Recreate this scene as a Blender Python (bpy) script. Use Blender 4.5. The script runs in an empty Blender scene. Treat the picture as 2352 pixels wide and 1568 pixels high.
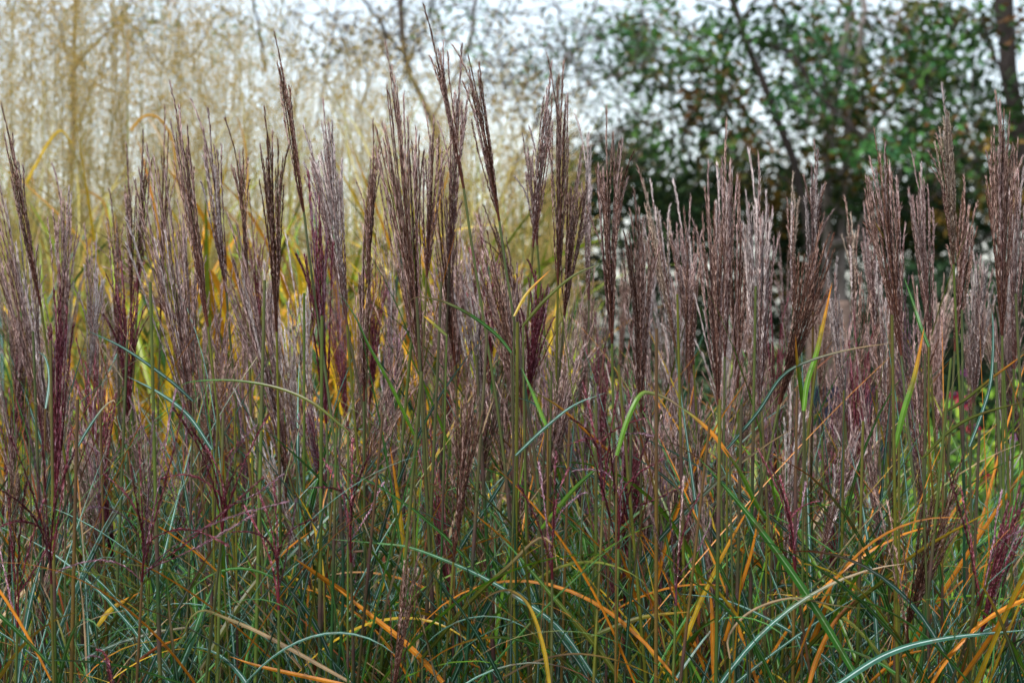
import bpy, math, random
import numpy as np
from mathutils import Vector, Matrix

rng = np.random.default_rng(7)
random.seed(7)
sc = bpy.context.scene
C = sc.collection

# ------------------------------------------------------------------ camera, world, sun, exposure
CAM_Z = 1.30
K = (18.0 / 85.0) / 1176.0            # metres per view unit (photo 2352 wide) per metre of distance
cd = bpy.data.cameras.new('camera'); cam = bpy.data.objects.new('camera', cd); C.objects.link(cam)
cam.location = (0, 0, CAM_Z); cam.rotation_euler = (math.pi / 2, 0, 0)
cd.lens = 85; cd.sensor_width = 36; cd.clip_start = 0.05; cd.clip_end = 2000
cd.dof.use_dof = True; cd.dof.focus_distance = 3.40; cd.dof.aperture_fstop = 8.5
sc.camera = cam

SUN_EL, SUN_AZ = math.radians(60), math.radians(35)
w = bpy.data.worlds.new('World'); sc.world = w; w.use_nodes = True
nt = w.node_tree; nt.nodes.clear()
o_ = nt.nodes.new('ShaderNodeOutputWorld'); bg = nt.nodes.new('ShaderNodeBackground')
sky = nt.nodes.new('ShaderNodeTexSky'); sky.sky_type = 'NISHITA'; sky.sun_disc = False
sky.sun_elevation = SUN_EL; sky.sun_rotation = SUN_AZ + math.pi
sky.air_density = 1.0; sky.dust_density = 1.5
hs = nt.nodes.new('ShaderNodeHueSaturation'); hs.inputs['Saturation'].default_value = 0.62
hs.inputs['Value'].default_value = 1.0
cl = nt.nodes.new('ShaderNodeTexNoise'); cl.inputs['Scale'].default_value = 3.0; cl.inputs['Detail'].default_value = 4
mr = nt.nodes.new('ShaderNodeMapRange'); mr.inputs[3].default_value = 0.82; mr.inputs[4].default_value = 1.18
mul = nt.nodes.new('ShaderNodeVectorMath'); mul.operation = 'SCALE'
tc = nt.nodes.new('ShaderNodeTexCoord')
L = nt.links.new
L(tc.outputs['Generated'], cl.inputs['Vector']); L(cl.outputs['Fac'], mr.inputs[0])
L(sky.outputs[0], hs.inputs['Color']); L(hs.outputs[0], mul.inputs[0]); L(mr.outputs[0], mul.inputs['Scale'])
L(mul.outputs[0], bg.inputs['Color']); L(bg.outputs[0], o_.inputs[0])
bg.inputs['Strength'].default_value = 0.15

sd = bpy.data.lights.new('sun', 'SUN'); sun = bpy.data.objects.new('sun', sd); C.objects.link(sun)
sd.energy = 1.9; sd.angle = math.radians(12); sd.color = (1.0, 0.97, 0.93)
sun.rotation_euler = (math.pi / 2 - SUN_EL, 0, -SUN_AZ + 0.0)

vs = sc.view_settings
vs.view_transform = 'Standard'; vs.look = 'None'; vs.gamma = 1; vs.use_curve_mapping = False
vs.exposure = 0.98
cy = sc.cycles
cy.max_bounces = 6; cy.diffuse_bounces = 3; cy.glossy_bounces = 2; cy.transmission_bounces = 4; cy.transparent_max_bounces = 4
cy.caustics_reflective = False; cy.caustics_refractive = False
cy.use_denoising = True
try:
    cy.denoiser = 'OPENIMAGEDENOISE'; cy.denoising_prefilter = 'ACCURATE'
except Exception:
    pass

# ------------------------------------------------------------------ helpers
def W(vx, vy, Y):                     # a point of the photo (2352 x 1568) at distance Y, as a place in the garden
    return np.array([(vx - 1176.0) * K * Y, Y, CAM_Z - (vy - 784.0) * K * Y])

def nrm(a, axis=-1):
    return a / np.maximum(np.linalg.norm(a, axis=axis, keepdims=True), 1e-9)

class MB:
    def __init__(s): s.v = []; s.c = []; s.q = []; s.t = []; s.n = 0
    def add(s, v, c, q=None, t=None):
        v = np.asarray(v, float).reshape(-1, 3); c = np.asarray(c, float)
        if c.ndim == 1: c = np.tile(c, (len(v), 1))
        s.v.append(v); s.c.append(c.reshape(-1, 3))
        if q is not None and len(q): s.q.append(np.asarray(q, int).reshape(-1, 4) + s.n)
        if t is not None and len(t): s.t.append(np.asarray(t, int).reshape(-1, 3) + s.n)
        s.n += len(v)
    def arrays(s):
        return (np.concatenate(s.v), np.concatenate(s.c), np.concatenate(s.q) if s.q else np.zeros((0, 4), int),
                np.concatenate(s.t) if s.t else np.zeros((0, 3), int))
    def mesh(s, name, mat, smooth=False):
        v, c, q, t = s.arrays()
        me = bpy.data.meshes.new(name)
        me.vertices.add(len(v)); me.vertices.foreach_set('co', v.astype(np.float32).ravel())
        nl = q.size + t.size
        me.loops.add(nl); me.loops.foreach_set('vertex_index', np.concatenate([q.ravel(), t.ravel()]).astype(np.int32))
        npoly = len(q) + len(t); me.polygons.add(npoly)
        st = np.concatenate([np.arange(len(q)) * 4, q.size + np.arange(len(t)) * 3]).astype(np.int32)
        me.polygons.foreach_set('loop_start', st)
        if smooth: me.polygons.foreach_set('use_smooth', np.ones(npoly, bool))
        at = me.attributes.new('Col', 'FLOAT_COLOR', 'POINT')
        at.data.foreach_set('color', np.concatenate([np.clip(c, 0, 1), np.ones((len(c), 1))], 1).astype(np.float32).ravel())
        me.update(calc_edges=True); me.materials.append(mat)
        return me

def link(name, data, parent=None, loc=None):
    o = bpy.data.objects.new(name, data); C.objects.link(o)
    if parent is not None: o.parent = parent
    if loc is not None: o.location = tuple(float(a) for a in loc)
    return o
def tag(o, label=None, cat=None, group=None, kind=None):
    if label: o['label'] = label
    if cat: o['category'] = cat
    if group: o['group'] = group
    if kind: o['kind'] = kind
    return o

def tube(mb, P, R, cols, sides=6):
    P = np.asarray(P, float); n = len(P); R = np.broadcast_to(np.asarray(R, float), (n,))
    T = nrm(np.gradient(P, axis=0)); ref = np.array([0.31, 0.95, 0.05])
    U = nrm(np.cross(T, ref)); V = np.cross(T, U)
    a = np.arange(sides) / sides * 2 * math.pi
    ring = P[:, None] + R[:, None, None] * (np.cos(a)[None, :, None] * U[:, None] + np.sin(a)[None, :, None] * V[:, None])
    cols = np.asarray(cols, float)
    if cols.ndim == 1: cols = np.tile(cols, (n, 1))
    cc = np.repeat(cols, sides, 0)
    i = np.arange(n - 1)[:, None] * sides; j = np.arange(sides)[None]; k = (j + 1) % sides
    q = np.stack([i + j, i + k, i + sides + k, i + sides + j], -1).reshape(-1, 4)
    mb.add(ring.reshape(-1, 3), cc, q)

def catmull(P, n):
    P = np.asarray(P, float); m = len(P)
    if m == 2: return P[0] + (P[1] - P[0]) * np.linspace(0, 1, n)[:, None]
    E = np.vstack([2 * P[0] - P[1], P, 2 * P[-1] - P[-2]])
    d = np.linalg.norm(np.diff(P, axis=0), axis=1); cum = np.concatenate([[0], np.cumsum(d)])
    out = []
    for s in np.linspace(0, cum[-1], n):
        k = min(int(np.searchsorted(cum, s, 'right')) - 1, m - 2); u = (s - cum[k]) / max(d[k], 1e-9)
        a, b, c, e = E[k], E[k + 1], E[k + 2], E[k + 3]
        out.append(0.5 * (2 * b + (c - a) * u + (2 * a - 5 * b + 4 * c - e) * u * u + (3 * b - a - 3 * c + e) * u ** 3))
    return np.array(out)

def ribbons(mb, P, Wd, S, colE, colM, fold=0.25):
    """P (B,S,3) centre lines, Wd (B,S) half widths, S side vectors, colE/colM (B,S,3) edge and midrib colours"""
    B, n = P.shape[:2]
    T = nrm(np.gradient(P, axis=1)); N = nrm(np.cross(S, T))
    offs = np.array([-1.0, -0.19, -0.10, 0.10, 0.19, 1.0]); lift = np.array([fold, 0.03, 0.0, 0.0, 0.03, fold])
    V = P[:, :, None] + Wd[:, :, None, None] * (offs[None, None, :, None] * S[:, :, None] + lift[None, None, :, None] * N[:, :, None])
    Cc = np.stack([colE, colE, colM, colM, colE, colE], 2)
    base = (np.arange(B)[:, None, None] * n + np.arange(n - 1)[None, :, None]) * 6 + np.arange(5)[None, None]
    q = np.stack([base, base + 1, base + 7, base + 6], -1).reshape(-1, 4)
    mb.add(V.reshape(-1, 3), Cc.reshape(-1, 3), q)

# ------------------------------------------------------------------ materials
def mat(name, rough=0.6, transl=0.0, spec=0.5, var=0.12, bump=0.0, bscale=200, sheen=0.0, blotch=0.0):
    m = bpy.data.materials.new(name); m.use_nodes = True; n = m.node_tree.nodes; l = m.node_tree.links.new
    p = n['Principled BSDF']; out = n['Material Output']
    at = n.new('ShaderNodeAttribute'); at.attribute_name = 'Col'
    oi = n.new('ShaderNodeObjectInfo'); h = n.new('ShaderNodeHueSaturation')
    r = n.new('ShaderNodeMapRange'); r.inputs[3].default_value = 1 - var; r.inputs[4].default_value = 1 + var
    l(oi.outputs['Random'], r.inputs[0]); l(r.outputs[0], h.inputs['Value']); l(at.outputs['Color'], h.inputs['Color'])
    col = h.outputs[0]
    if blotch:
        tx = n.new('ShaderNodeTexCoord'); nz = n.new('ShaderNodeTexNoise'); nz.inputs['Scale'].default_value = 60; nz.inputs['Detail'].default_value = 3
        r2 = n.new('ShaderNodeMapRange'); r2.inputs[1].default_value = 0.3; r2.inputs[2].default_value = 0.7
        r2.inputs[3].default_value = 1 - blotch; r2.inputs[4].default_value = 1 + blotch
        h2 = n.new('ShaderNodeHueSaturation'); l(tx.outputs['Object'], nz.inputs['Vector']); l(nz.outputs['Fac'], r2.inputs[0])
        l(r2.outputs[0], h2.inputs['Value']); l(col, h2.inputs['Color']); col = h2.outputs[0]
    l(col, p.inputs['Base Color']); p.inputs['Roughness'].default_value = rough
    p.inputs['Specular IOR Level'].default_value = spec
    if bump:
        tx2 = n.new('ShaderNodeTexCoord'); nb = n.new('ShaderNodeTexNoise'); nb.inputs['Scale'].default_value = bscale
        bm_ = n.new('ShaderNodeBump'); bm_.inputs['Strength'].default_value = bump
        l(tx2.outputs['Object'], nb.inputs['Vector']); l(nb.outputs['Fac'], bm_.inputs['Height']); l(bm_.outputs[0], p.inputs['Normal'])
    if transl:
        t = n.new('ShaderNodeBsdfTranslucent'); mx = n.new('ShaderNodeMixShader'); mx.inputs[0].default_value = transl
        l(col, t.inputs['Color']); l(p.outputs[0], mx.inputs[1]); l(t.outputs[0], mx.inputs[2]); l(mx.outputs[0], out.inputs['Surface'])
    return m
M_PLUME = mat('plume_fibre', 0.7, 0.15, 0.10, 0.32)
M_LEAF = mat('grass_leaf_blade', 0.33, 0.16, 0.20, 0.10, blotch=0.18)
n_ = M_LEAF.node_tree.nodes; l_ = M_LEAF.node_tree.links.new; p_ = n_['Principled BSDF']; src = p_.inputs['Base Color'].links[0].from_socket
tx_ = n_.new('ShaderNodeTexCoord'); nz_ = n_.new('ShaderNodeTexNoise'); nz_.inputs['Scale'].default_value = 38; nz_.inputs['Detail'].default_value = 6
mr_ = n_.new('ShaderNodeMapRange'); mr_.inputs[1].default_value = 0.57; mr_.inputs[2].default_value = 0.70; mr_.inputs[4].default_value = 0.75
mx_ = n_.new('ShaderNodeMixRGB'); mx_.inputs[2].default_value = (0.10, 0.05, 0.02, 1)
l_(tx_.outputs['Object'], nz_.inputs['Vector']); l_(nz_.outputs['Fac'], mr_.inputs[0]); l_(mr_.outputs[0], mx_.inputs[0]); l_(src, mx_.inputs[1])
for k_ in list(src.links): l_(mx_.outputs[0], k_.to_socket) if k_.to_node != mx_ else None
M_STEM = mat('grass_culm', 0.5, 0.0, 0.22, 0.15, blotch=0.15)
M_TREELEAF = mat('tree_leaf', 0.6, 0.22, 0.15, 0.05)
M_BARK = mat('bark', 0.9, 0, 0.2, 0.1, bump=0.5, bscale=25, blotch=0.3)
M_AIRY = mat('feathery_grass', 0.6, 0.45, 0.3, 0.05)
M_PETAL = mat('petal', 0.5, 0.25, 0.3, 0.1)
M_SOIL = mat('soil', 0.95, 0, 0.1, 0, bump=0.8, bscale=30, blotch=0.4)
M_CLOTH = mat('cloth', 0.8, 0, 0.2, 0, bump=0.3, bscale=60, blotch=0.2)

# ------------------------------------------------------------------ ground
mb = MB(); gx = np.concatenate([[-600, -60], np.linspace(-12, 12, 49), [60, 600]]); gy = np.concatenate([[-600, -60], np.linspace(-6, 30, 73), [90, 900]])
X, Yg = np.meshgrid(gx, gy, indexing='ij'); near = ((abs(X) < 12) & (Yg > -6) & (Yg < 30))
Z = np.where(near, rng.normal(0, 0.012, X.shape), 0)
ii = np.arange((len(gx) - 1))[:, None] * len(gy) + np.arange(len(gy) - 1)[None]
q = np.stack([ii, ii + len(gy), ii + len(gy) + 1, ii + 1], -1).reshape(-1, 4)
gcol = np.where((Yg > 9.5)[..., None], np.array([0.07, 0.10, 0.035]), np.array([0.055, 0.042, 0.03]))
mb.add(np.stack([X, Yg, Z], -1), gcol.reshape(-1, 3), q)
tag(link('ground', mb.mesh('ground', M_SOIL)), kind='structure')

# ------------------------------------------------------------------ racemes (the finger-like branches of a plume)
STY = {  # husk colour, hair colour, hairs per node, fatness
    'brown':  ((0.092, 0.030, 0.018), (0.52, 0.355, 0.29), 1.9, 1.0),
    'dark':   ((0.055, 0.017, 0.009), (0.30, 0.17, 0.12), 1.2, 0.95),
    'mauve':  ((0.104, 0.037, 0.028), (0.58, 0.42, 0.38), 2.8, 1.0),
    'silver': ((0.130, 0.058, 0.046), (0.76, 0.64, 0.60), 4.6, 1.1),
    'straw':  ((0.120, 0.062, 0.034), (0.58, 0.46, 0.36), 3.2, 1.1),
    'red':    ((0.110, 0.014, 0.020), (0.36, 0.14, 0.17), 1.0, 1.35),
    'pink':   ((0.150, 0.042, 0.060), (0.52, 0.34, 0.40), 2.2, 0.9),
}
RL = 0.30
def raceme_arrays(style, bend, droop=0.0, seed=0, n=92):
    r = np.random.default_rng(seed); husk, hair, nh, fat = STY[style]
    husk = np.array(husk); hair = np.array(hair); mb = MB()
    s = np.linspace(0, 1, n); wob = np.cumsum(r.normal(0, 1, (n, 2)), 0); wob -= wob[0] + (wob[-1] - wob[0]) * s[:, None]
    wob *= 0.00013
    P = np.stack([bend * RL * 4 * s * (1 - s) * (1.2 - 0.4 * s) + wob[:, 0] + droop * RL * s ** 4, wob[:, 1], s * RL - abs(droop) * 0.35 * RL * s ** 5], -1)
    zig = np.where(np.arange(n) % 2 == 0, 1, -1) * 0.0004 * fat
    T = nrm(np.gradient(P, axis=0)); U = nrm(np.cross(T, [0.0, 1.0, 0.0])); V = np.cross(T, U)
    ph0 = r.uniform(0, 6.28) + s * 5
    sd = np.cos(ph0)[:, None] * U + np.sin(ph0)[:, None] * V
    Pz = P + zig[:, None] * sd
    idx = np.arange(0, n, 3)
    tube(mb, P[idx], 0.00055 * (1.1 - 0.6 * s[idx]), husk * 0.9, 3)
    # spikelets
    for rep in (0, 1):
        k = np.arange(2, n); m = len(k)
        side = np.where((k + rep) % 2 == 0, 1, -1)[:, None]
        az = r.normal(0, 0.6, m); sdir = np.cos(az)[:, None] * sd[k] * side + np.sin(az)[:, None] * np.cross(T[k], sd[k])
        d = nrm(T[k] + sdir * (0.05 + 0.05 * s[k] + r.uniform(0, 0.06, m))[:, None])
        ln = (0.0105 + r.uniform(0, 0.005, m)) * (1 - 0.2 * s[k]) * np.clip(0.35 + s[k] * 6, 0, 1); wd = 0.00060 * fat * (0.8 + r.uniform(0, 0.5, m))
        nn = nrm(np.cross(d, r.normal(0, 1, (m, 3))))
        b = Pz[k]; v = np.stack([b, b + d * (ln * 0.42)[:, None] + nn * wd[:, None], b + d * ln[:, None], b + d * (ln * 0.42)[:, None] - nn * wd[:, None]], 1)
        c = husk * r.uniform(0.45, 1.3, (m, 1)); lightf = (r.random(m) < 0.04 + 0.26 * s[k] ** 1.5 * min(nh, 3) / 2)[:, None]
        c = np.where(lightf, hair * 1.1, c)
        c4 = np.repeat(c[:, None], 4, 1); c4[:, 2] = c4[:, 2] * 0.75 + hair * 0.25
        mb.add(v, c4.reshape(-1, 3), np.arange(4 * m).reshape(-1, 4))
    # silky hairs
    H = int(n * nh * 1.5); k = np.clip((n * r.random(H) ** 0.62).astype(int), 3, n - 1); a = r.uniform(0, 6.28, H)
    out = np.cos(a)[:, None] * U[k] + np.sin(a)[:, None] * V[k]
    d = nrm(T[k] + out * (r.uniform(0.02, 0.20, H) + 0.3 * (r.random(H) < 0.07))[:, None] * (0.5 + 0.7 * s[k])[:, None])
    ln = r.uniform(0.007, 0.012, H) * (0.7 + 0.5 * s[k]); wd = 0.00034 * fat
    nn = nrm(np.cross(d, r.normal(0, 1, (H, 3)))); b = Pz[k]
    v = np.stack([b - nn * wd, b + nn * wd, b + d * ln[:, None]], 1)
    mb.add(v, np.repeat(hair[None] * r.choice([0.5, 0.75, 1.0, 1.4], (H, 1)), 3, 0), None, np.arange(3 * H).reshape(-1, 3))
    return mb
RAC = {}
BENDS = [0.0, 0.007, -0.009, -0.018, 0.07, 0.10]
def raceme_mesh(style, b, dr=0):
    key = (style, b, dr)
    if key not in RAC:
        mb = raceme_arrays(style, BENDS[b], (0, 0.02, 0.06)[dr], seed=hash((STY[style][2], b, dr)) % 9999)
        RAC[key] = mb.mesh('raceme_' + style, M_PLUME)
    return RAC[key]

def frame(z, x):
    z = nrm(z); x = x - z * (x @ z)
    if np.linalg.norm(x) < 1e-6: x = np.cross(z, [0.3, 0.9, 0.1])
    x = nrm(x); y = np.cross(z, x)
    return np.stack([x, y, z], 1)

def plume_layout(B, T, width, n, r, tips=None, open_=False):
    """attach point, tip point, outward vector, bend index, droop index of each raceme"""
    a = T - B; Ln = np.linalg.norm(a); a = a / Ln
    u = nrm(np.cross(a, [0, 1.0, 0])); v = np.cross(a, u); out = []
    if tips is not None:
        for i, tp in enumerate(tips):
            f = 0.30 * (i / max(len(tips) - 1, 1)); at = B + a * Ln * f
            d = tp - at; up = np.array([0, 0, 1.0]); o = up if abs(nrm(d)[2]) < 0.85 else d - a * (d @ a)
            out.append((at, tp, o, int(r.choice([2, 4, 4, 5])) if abs(nrm(d)[2]) < 0.85 else int(r.choice([1, 2, 3])), int(r.choice([0, 1]))))
        return out, a, Ln
    for i in range(n):
        rho = math.sqrt((i + 0.5) / n); phi = i * 2.399 + r.uniform(-0.3, 0.3)
        rad = (math.cos(phi) * u + 0.7 * math.sin(phi) * v)
        att = r.uniform(0, 0.16) * (1 - 0.55 * rho)
        top = (1 - 0.26 * rho ** 1.6) * r.uniform(0.74, 1.0)
        if i == 0: top = 1.0; rho = 0.1
        at = B + a * Ln * att + rad * 0.0015
        tp = B + a * Ln * top + rad * width * 0.5 * rho * r.uniform(0.75, 1.1)
        out.append((at, tp, rad, int(r.choice([0, 1, 1, 2, 2, 3])), int(r.choice([0, 0, 0, 1, 1, 2] if i % 4 == 0 else [0, 0, 1]))))
    return out, a, Ln

# ------------------------------------------------------------------ culms (upright stems)
GREEN_ST = [np.array(c) for c in ((0.020, 0.070, 0.014), (0.014, 0.058, 0.022), (0.045, 0.075, 0.008), (0.055, 0.042, 0.012), (0.022, 0.080, 0.014), (0.010, 0.045, 0.016))]
def culm(B, foot, r, rad=0.0022, top_dir=None, sides=6):
    L_ = np.linalg.norm(B - foot); mid = foot + (B - foot) * 0.5
    pts = [foot, foot + (B - foot) * 0.33 + r.normal(0, 0.006, 3) * [1, 1, 0]]
    if top_dir is not None: pts.append(B - top_dir * L_ * 0.34)
    pts.append(B); P = catmull(pts, 26)
    g = GREEN_ST[r.integers(len(GREEN_ST))]; dark = np.array([0.07, 0.035, 0.03]); cols = np.tile(g, (26, 1)); R = np.full(26, rad)
    nodes = sorted(r.choice(np.arange(4, 23), 3, replace=False))
    for k in range(26):
        seg = sum(k > nd for nd in nodes)
        cols[k] = g * (1.0 + 0.35 * ((seg % 2) - 0.4)) + (np.array([0.05, 0.02, 0.0]) if seg % 2 else 0)
    for nd in nodes: cols[nd] = dark; R[nd] *= 1.25
    R *= np.linspace(1.35, 0.72, 26); tw = r.random()
    cols[-4:] = cols[-4:] * (1 - 0.6 * tw) + dark * 0.6 * tw
    return P, R, cols

# ------------------------------------------------------------------ leaf blades
LC = {'steel': ((0.034, 0.112, 0.070), (0.42, 0.54, 0.50)), 'green': ((0.032, 0.125, 0.016), (0.18, 0.30, 0.13)),
      'bright': ((0.075, 0.180, 0.008), (0.11, 0.22, 0.03)), 'olive': ((0.066, 0.080, 0.008), (0.14, 0.15, 0.03)),
      'yellow': ((0.380, 0.240, 0.012), (0.40, 0.30, 0.05)), 'orange': ((0.460, 0.155, 0.010), (0.50, 0.24, 0.03)),
      'rust': ((0.150, 0.035, 0.010), (0.2, 0.08, 0.03)), 'tan': ((0.300, 0.200, 0.100), (0.42, 0.32, 0.2)),
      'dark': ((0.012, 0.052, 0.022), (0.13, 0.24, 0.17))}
def blade_batch(mb, p0, az, e0, Ln, bend, wid, kinds, r, n=13, tipdry=0.35, roll=0.5):
    B = len(p0); s = np.linspace(0, 1, n)
    el = e0[:, None] - bend[:, None] * s[None] ** 1.5
    azs = az[:, None] + r.normal(0, 0.22, (B, 1)) * s[None]
    st = (Ln / (n - 1))[:, None]
    d = np.stack([np.cos(el) * np.cos(azs), np.cos(el) * np.sin(azs), np.sin(el)], -1)
    P = p0[:, None] + np.concatenate([np.zeros((B, 1, 3)), np.cumsum(d[:, :-1] * st[..., None], 1)], 1)
    P[..., 2] = np.maximum(P[..., 2], 0.02)
    T = nrm(d); H = nrm(np.stack([-np.sin(azs), np.cos(azs), 0 * azs], -1)); N = np.cross(H, T)
    ro = r.normal(0, roll, (B, 1)) + r.normal(0, 0.5, (B, 1)) * s[None]
    S = nrm(np.cos(ro)[..., None] * H + np.sin(ro)[..., None] * N)
    prof = np.clip(0.55 + s * 2.2, 0, 1) * (1 - s ** 2.6) + 0.04
    Wd = wid[:, None] * 0.5 * prof[None]
    E = np.array([LC[k][0] for k in kinds]); Mi = np.array([LC[k][1] for k in kinds])
    br = r.uniform(0.7, 1.35, (B, 1)); E = E * br; Mi = Mi * br
    dry = (r.random(B) < tipdry)[:, None, None] * np.clip((s - 0.55) * 3, 0, 1)[None, :, None]
    tc_ = np.array([LC[k][0] for k in r.choice(['orange', 'tan', 'rust', 'yellow'], B)])[:, None]
    cE = E[:, None] * (1 - dry) + tc_ * dry; cM = Mi[:, None] * (1 - dry) + tc_ * 1.1 * dry
    ribbons(mb, P, Wd, S, cE, cM)

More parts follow.
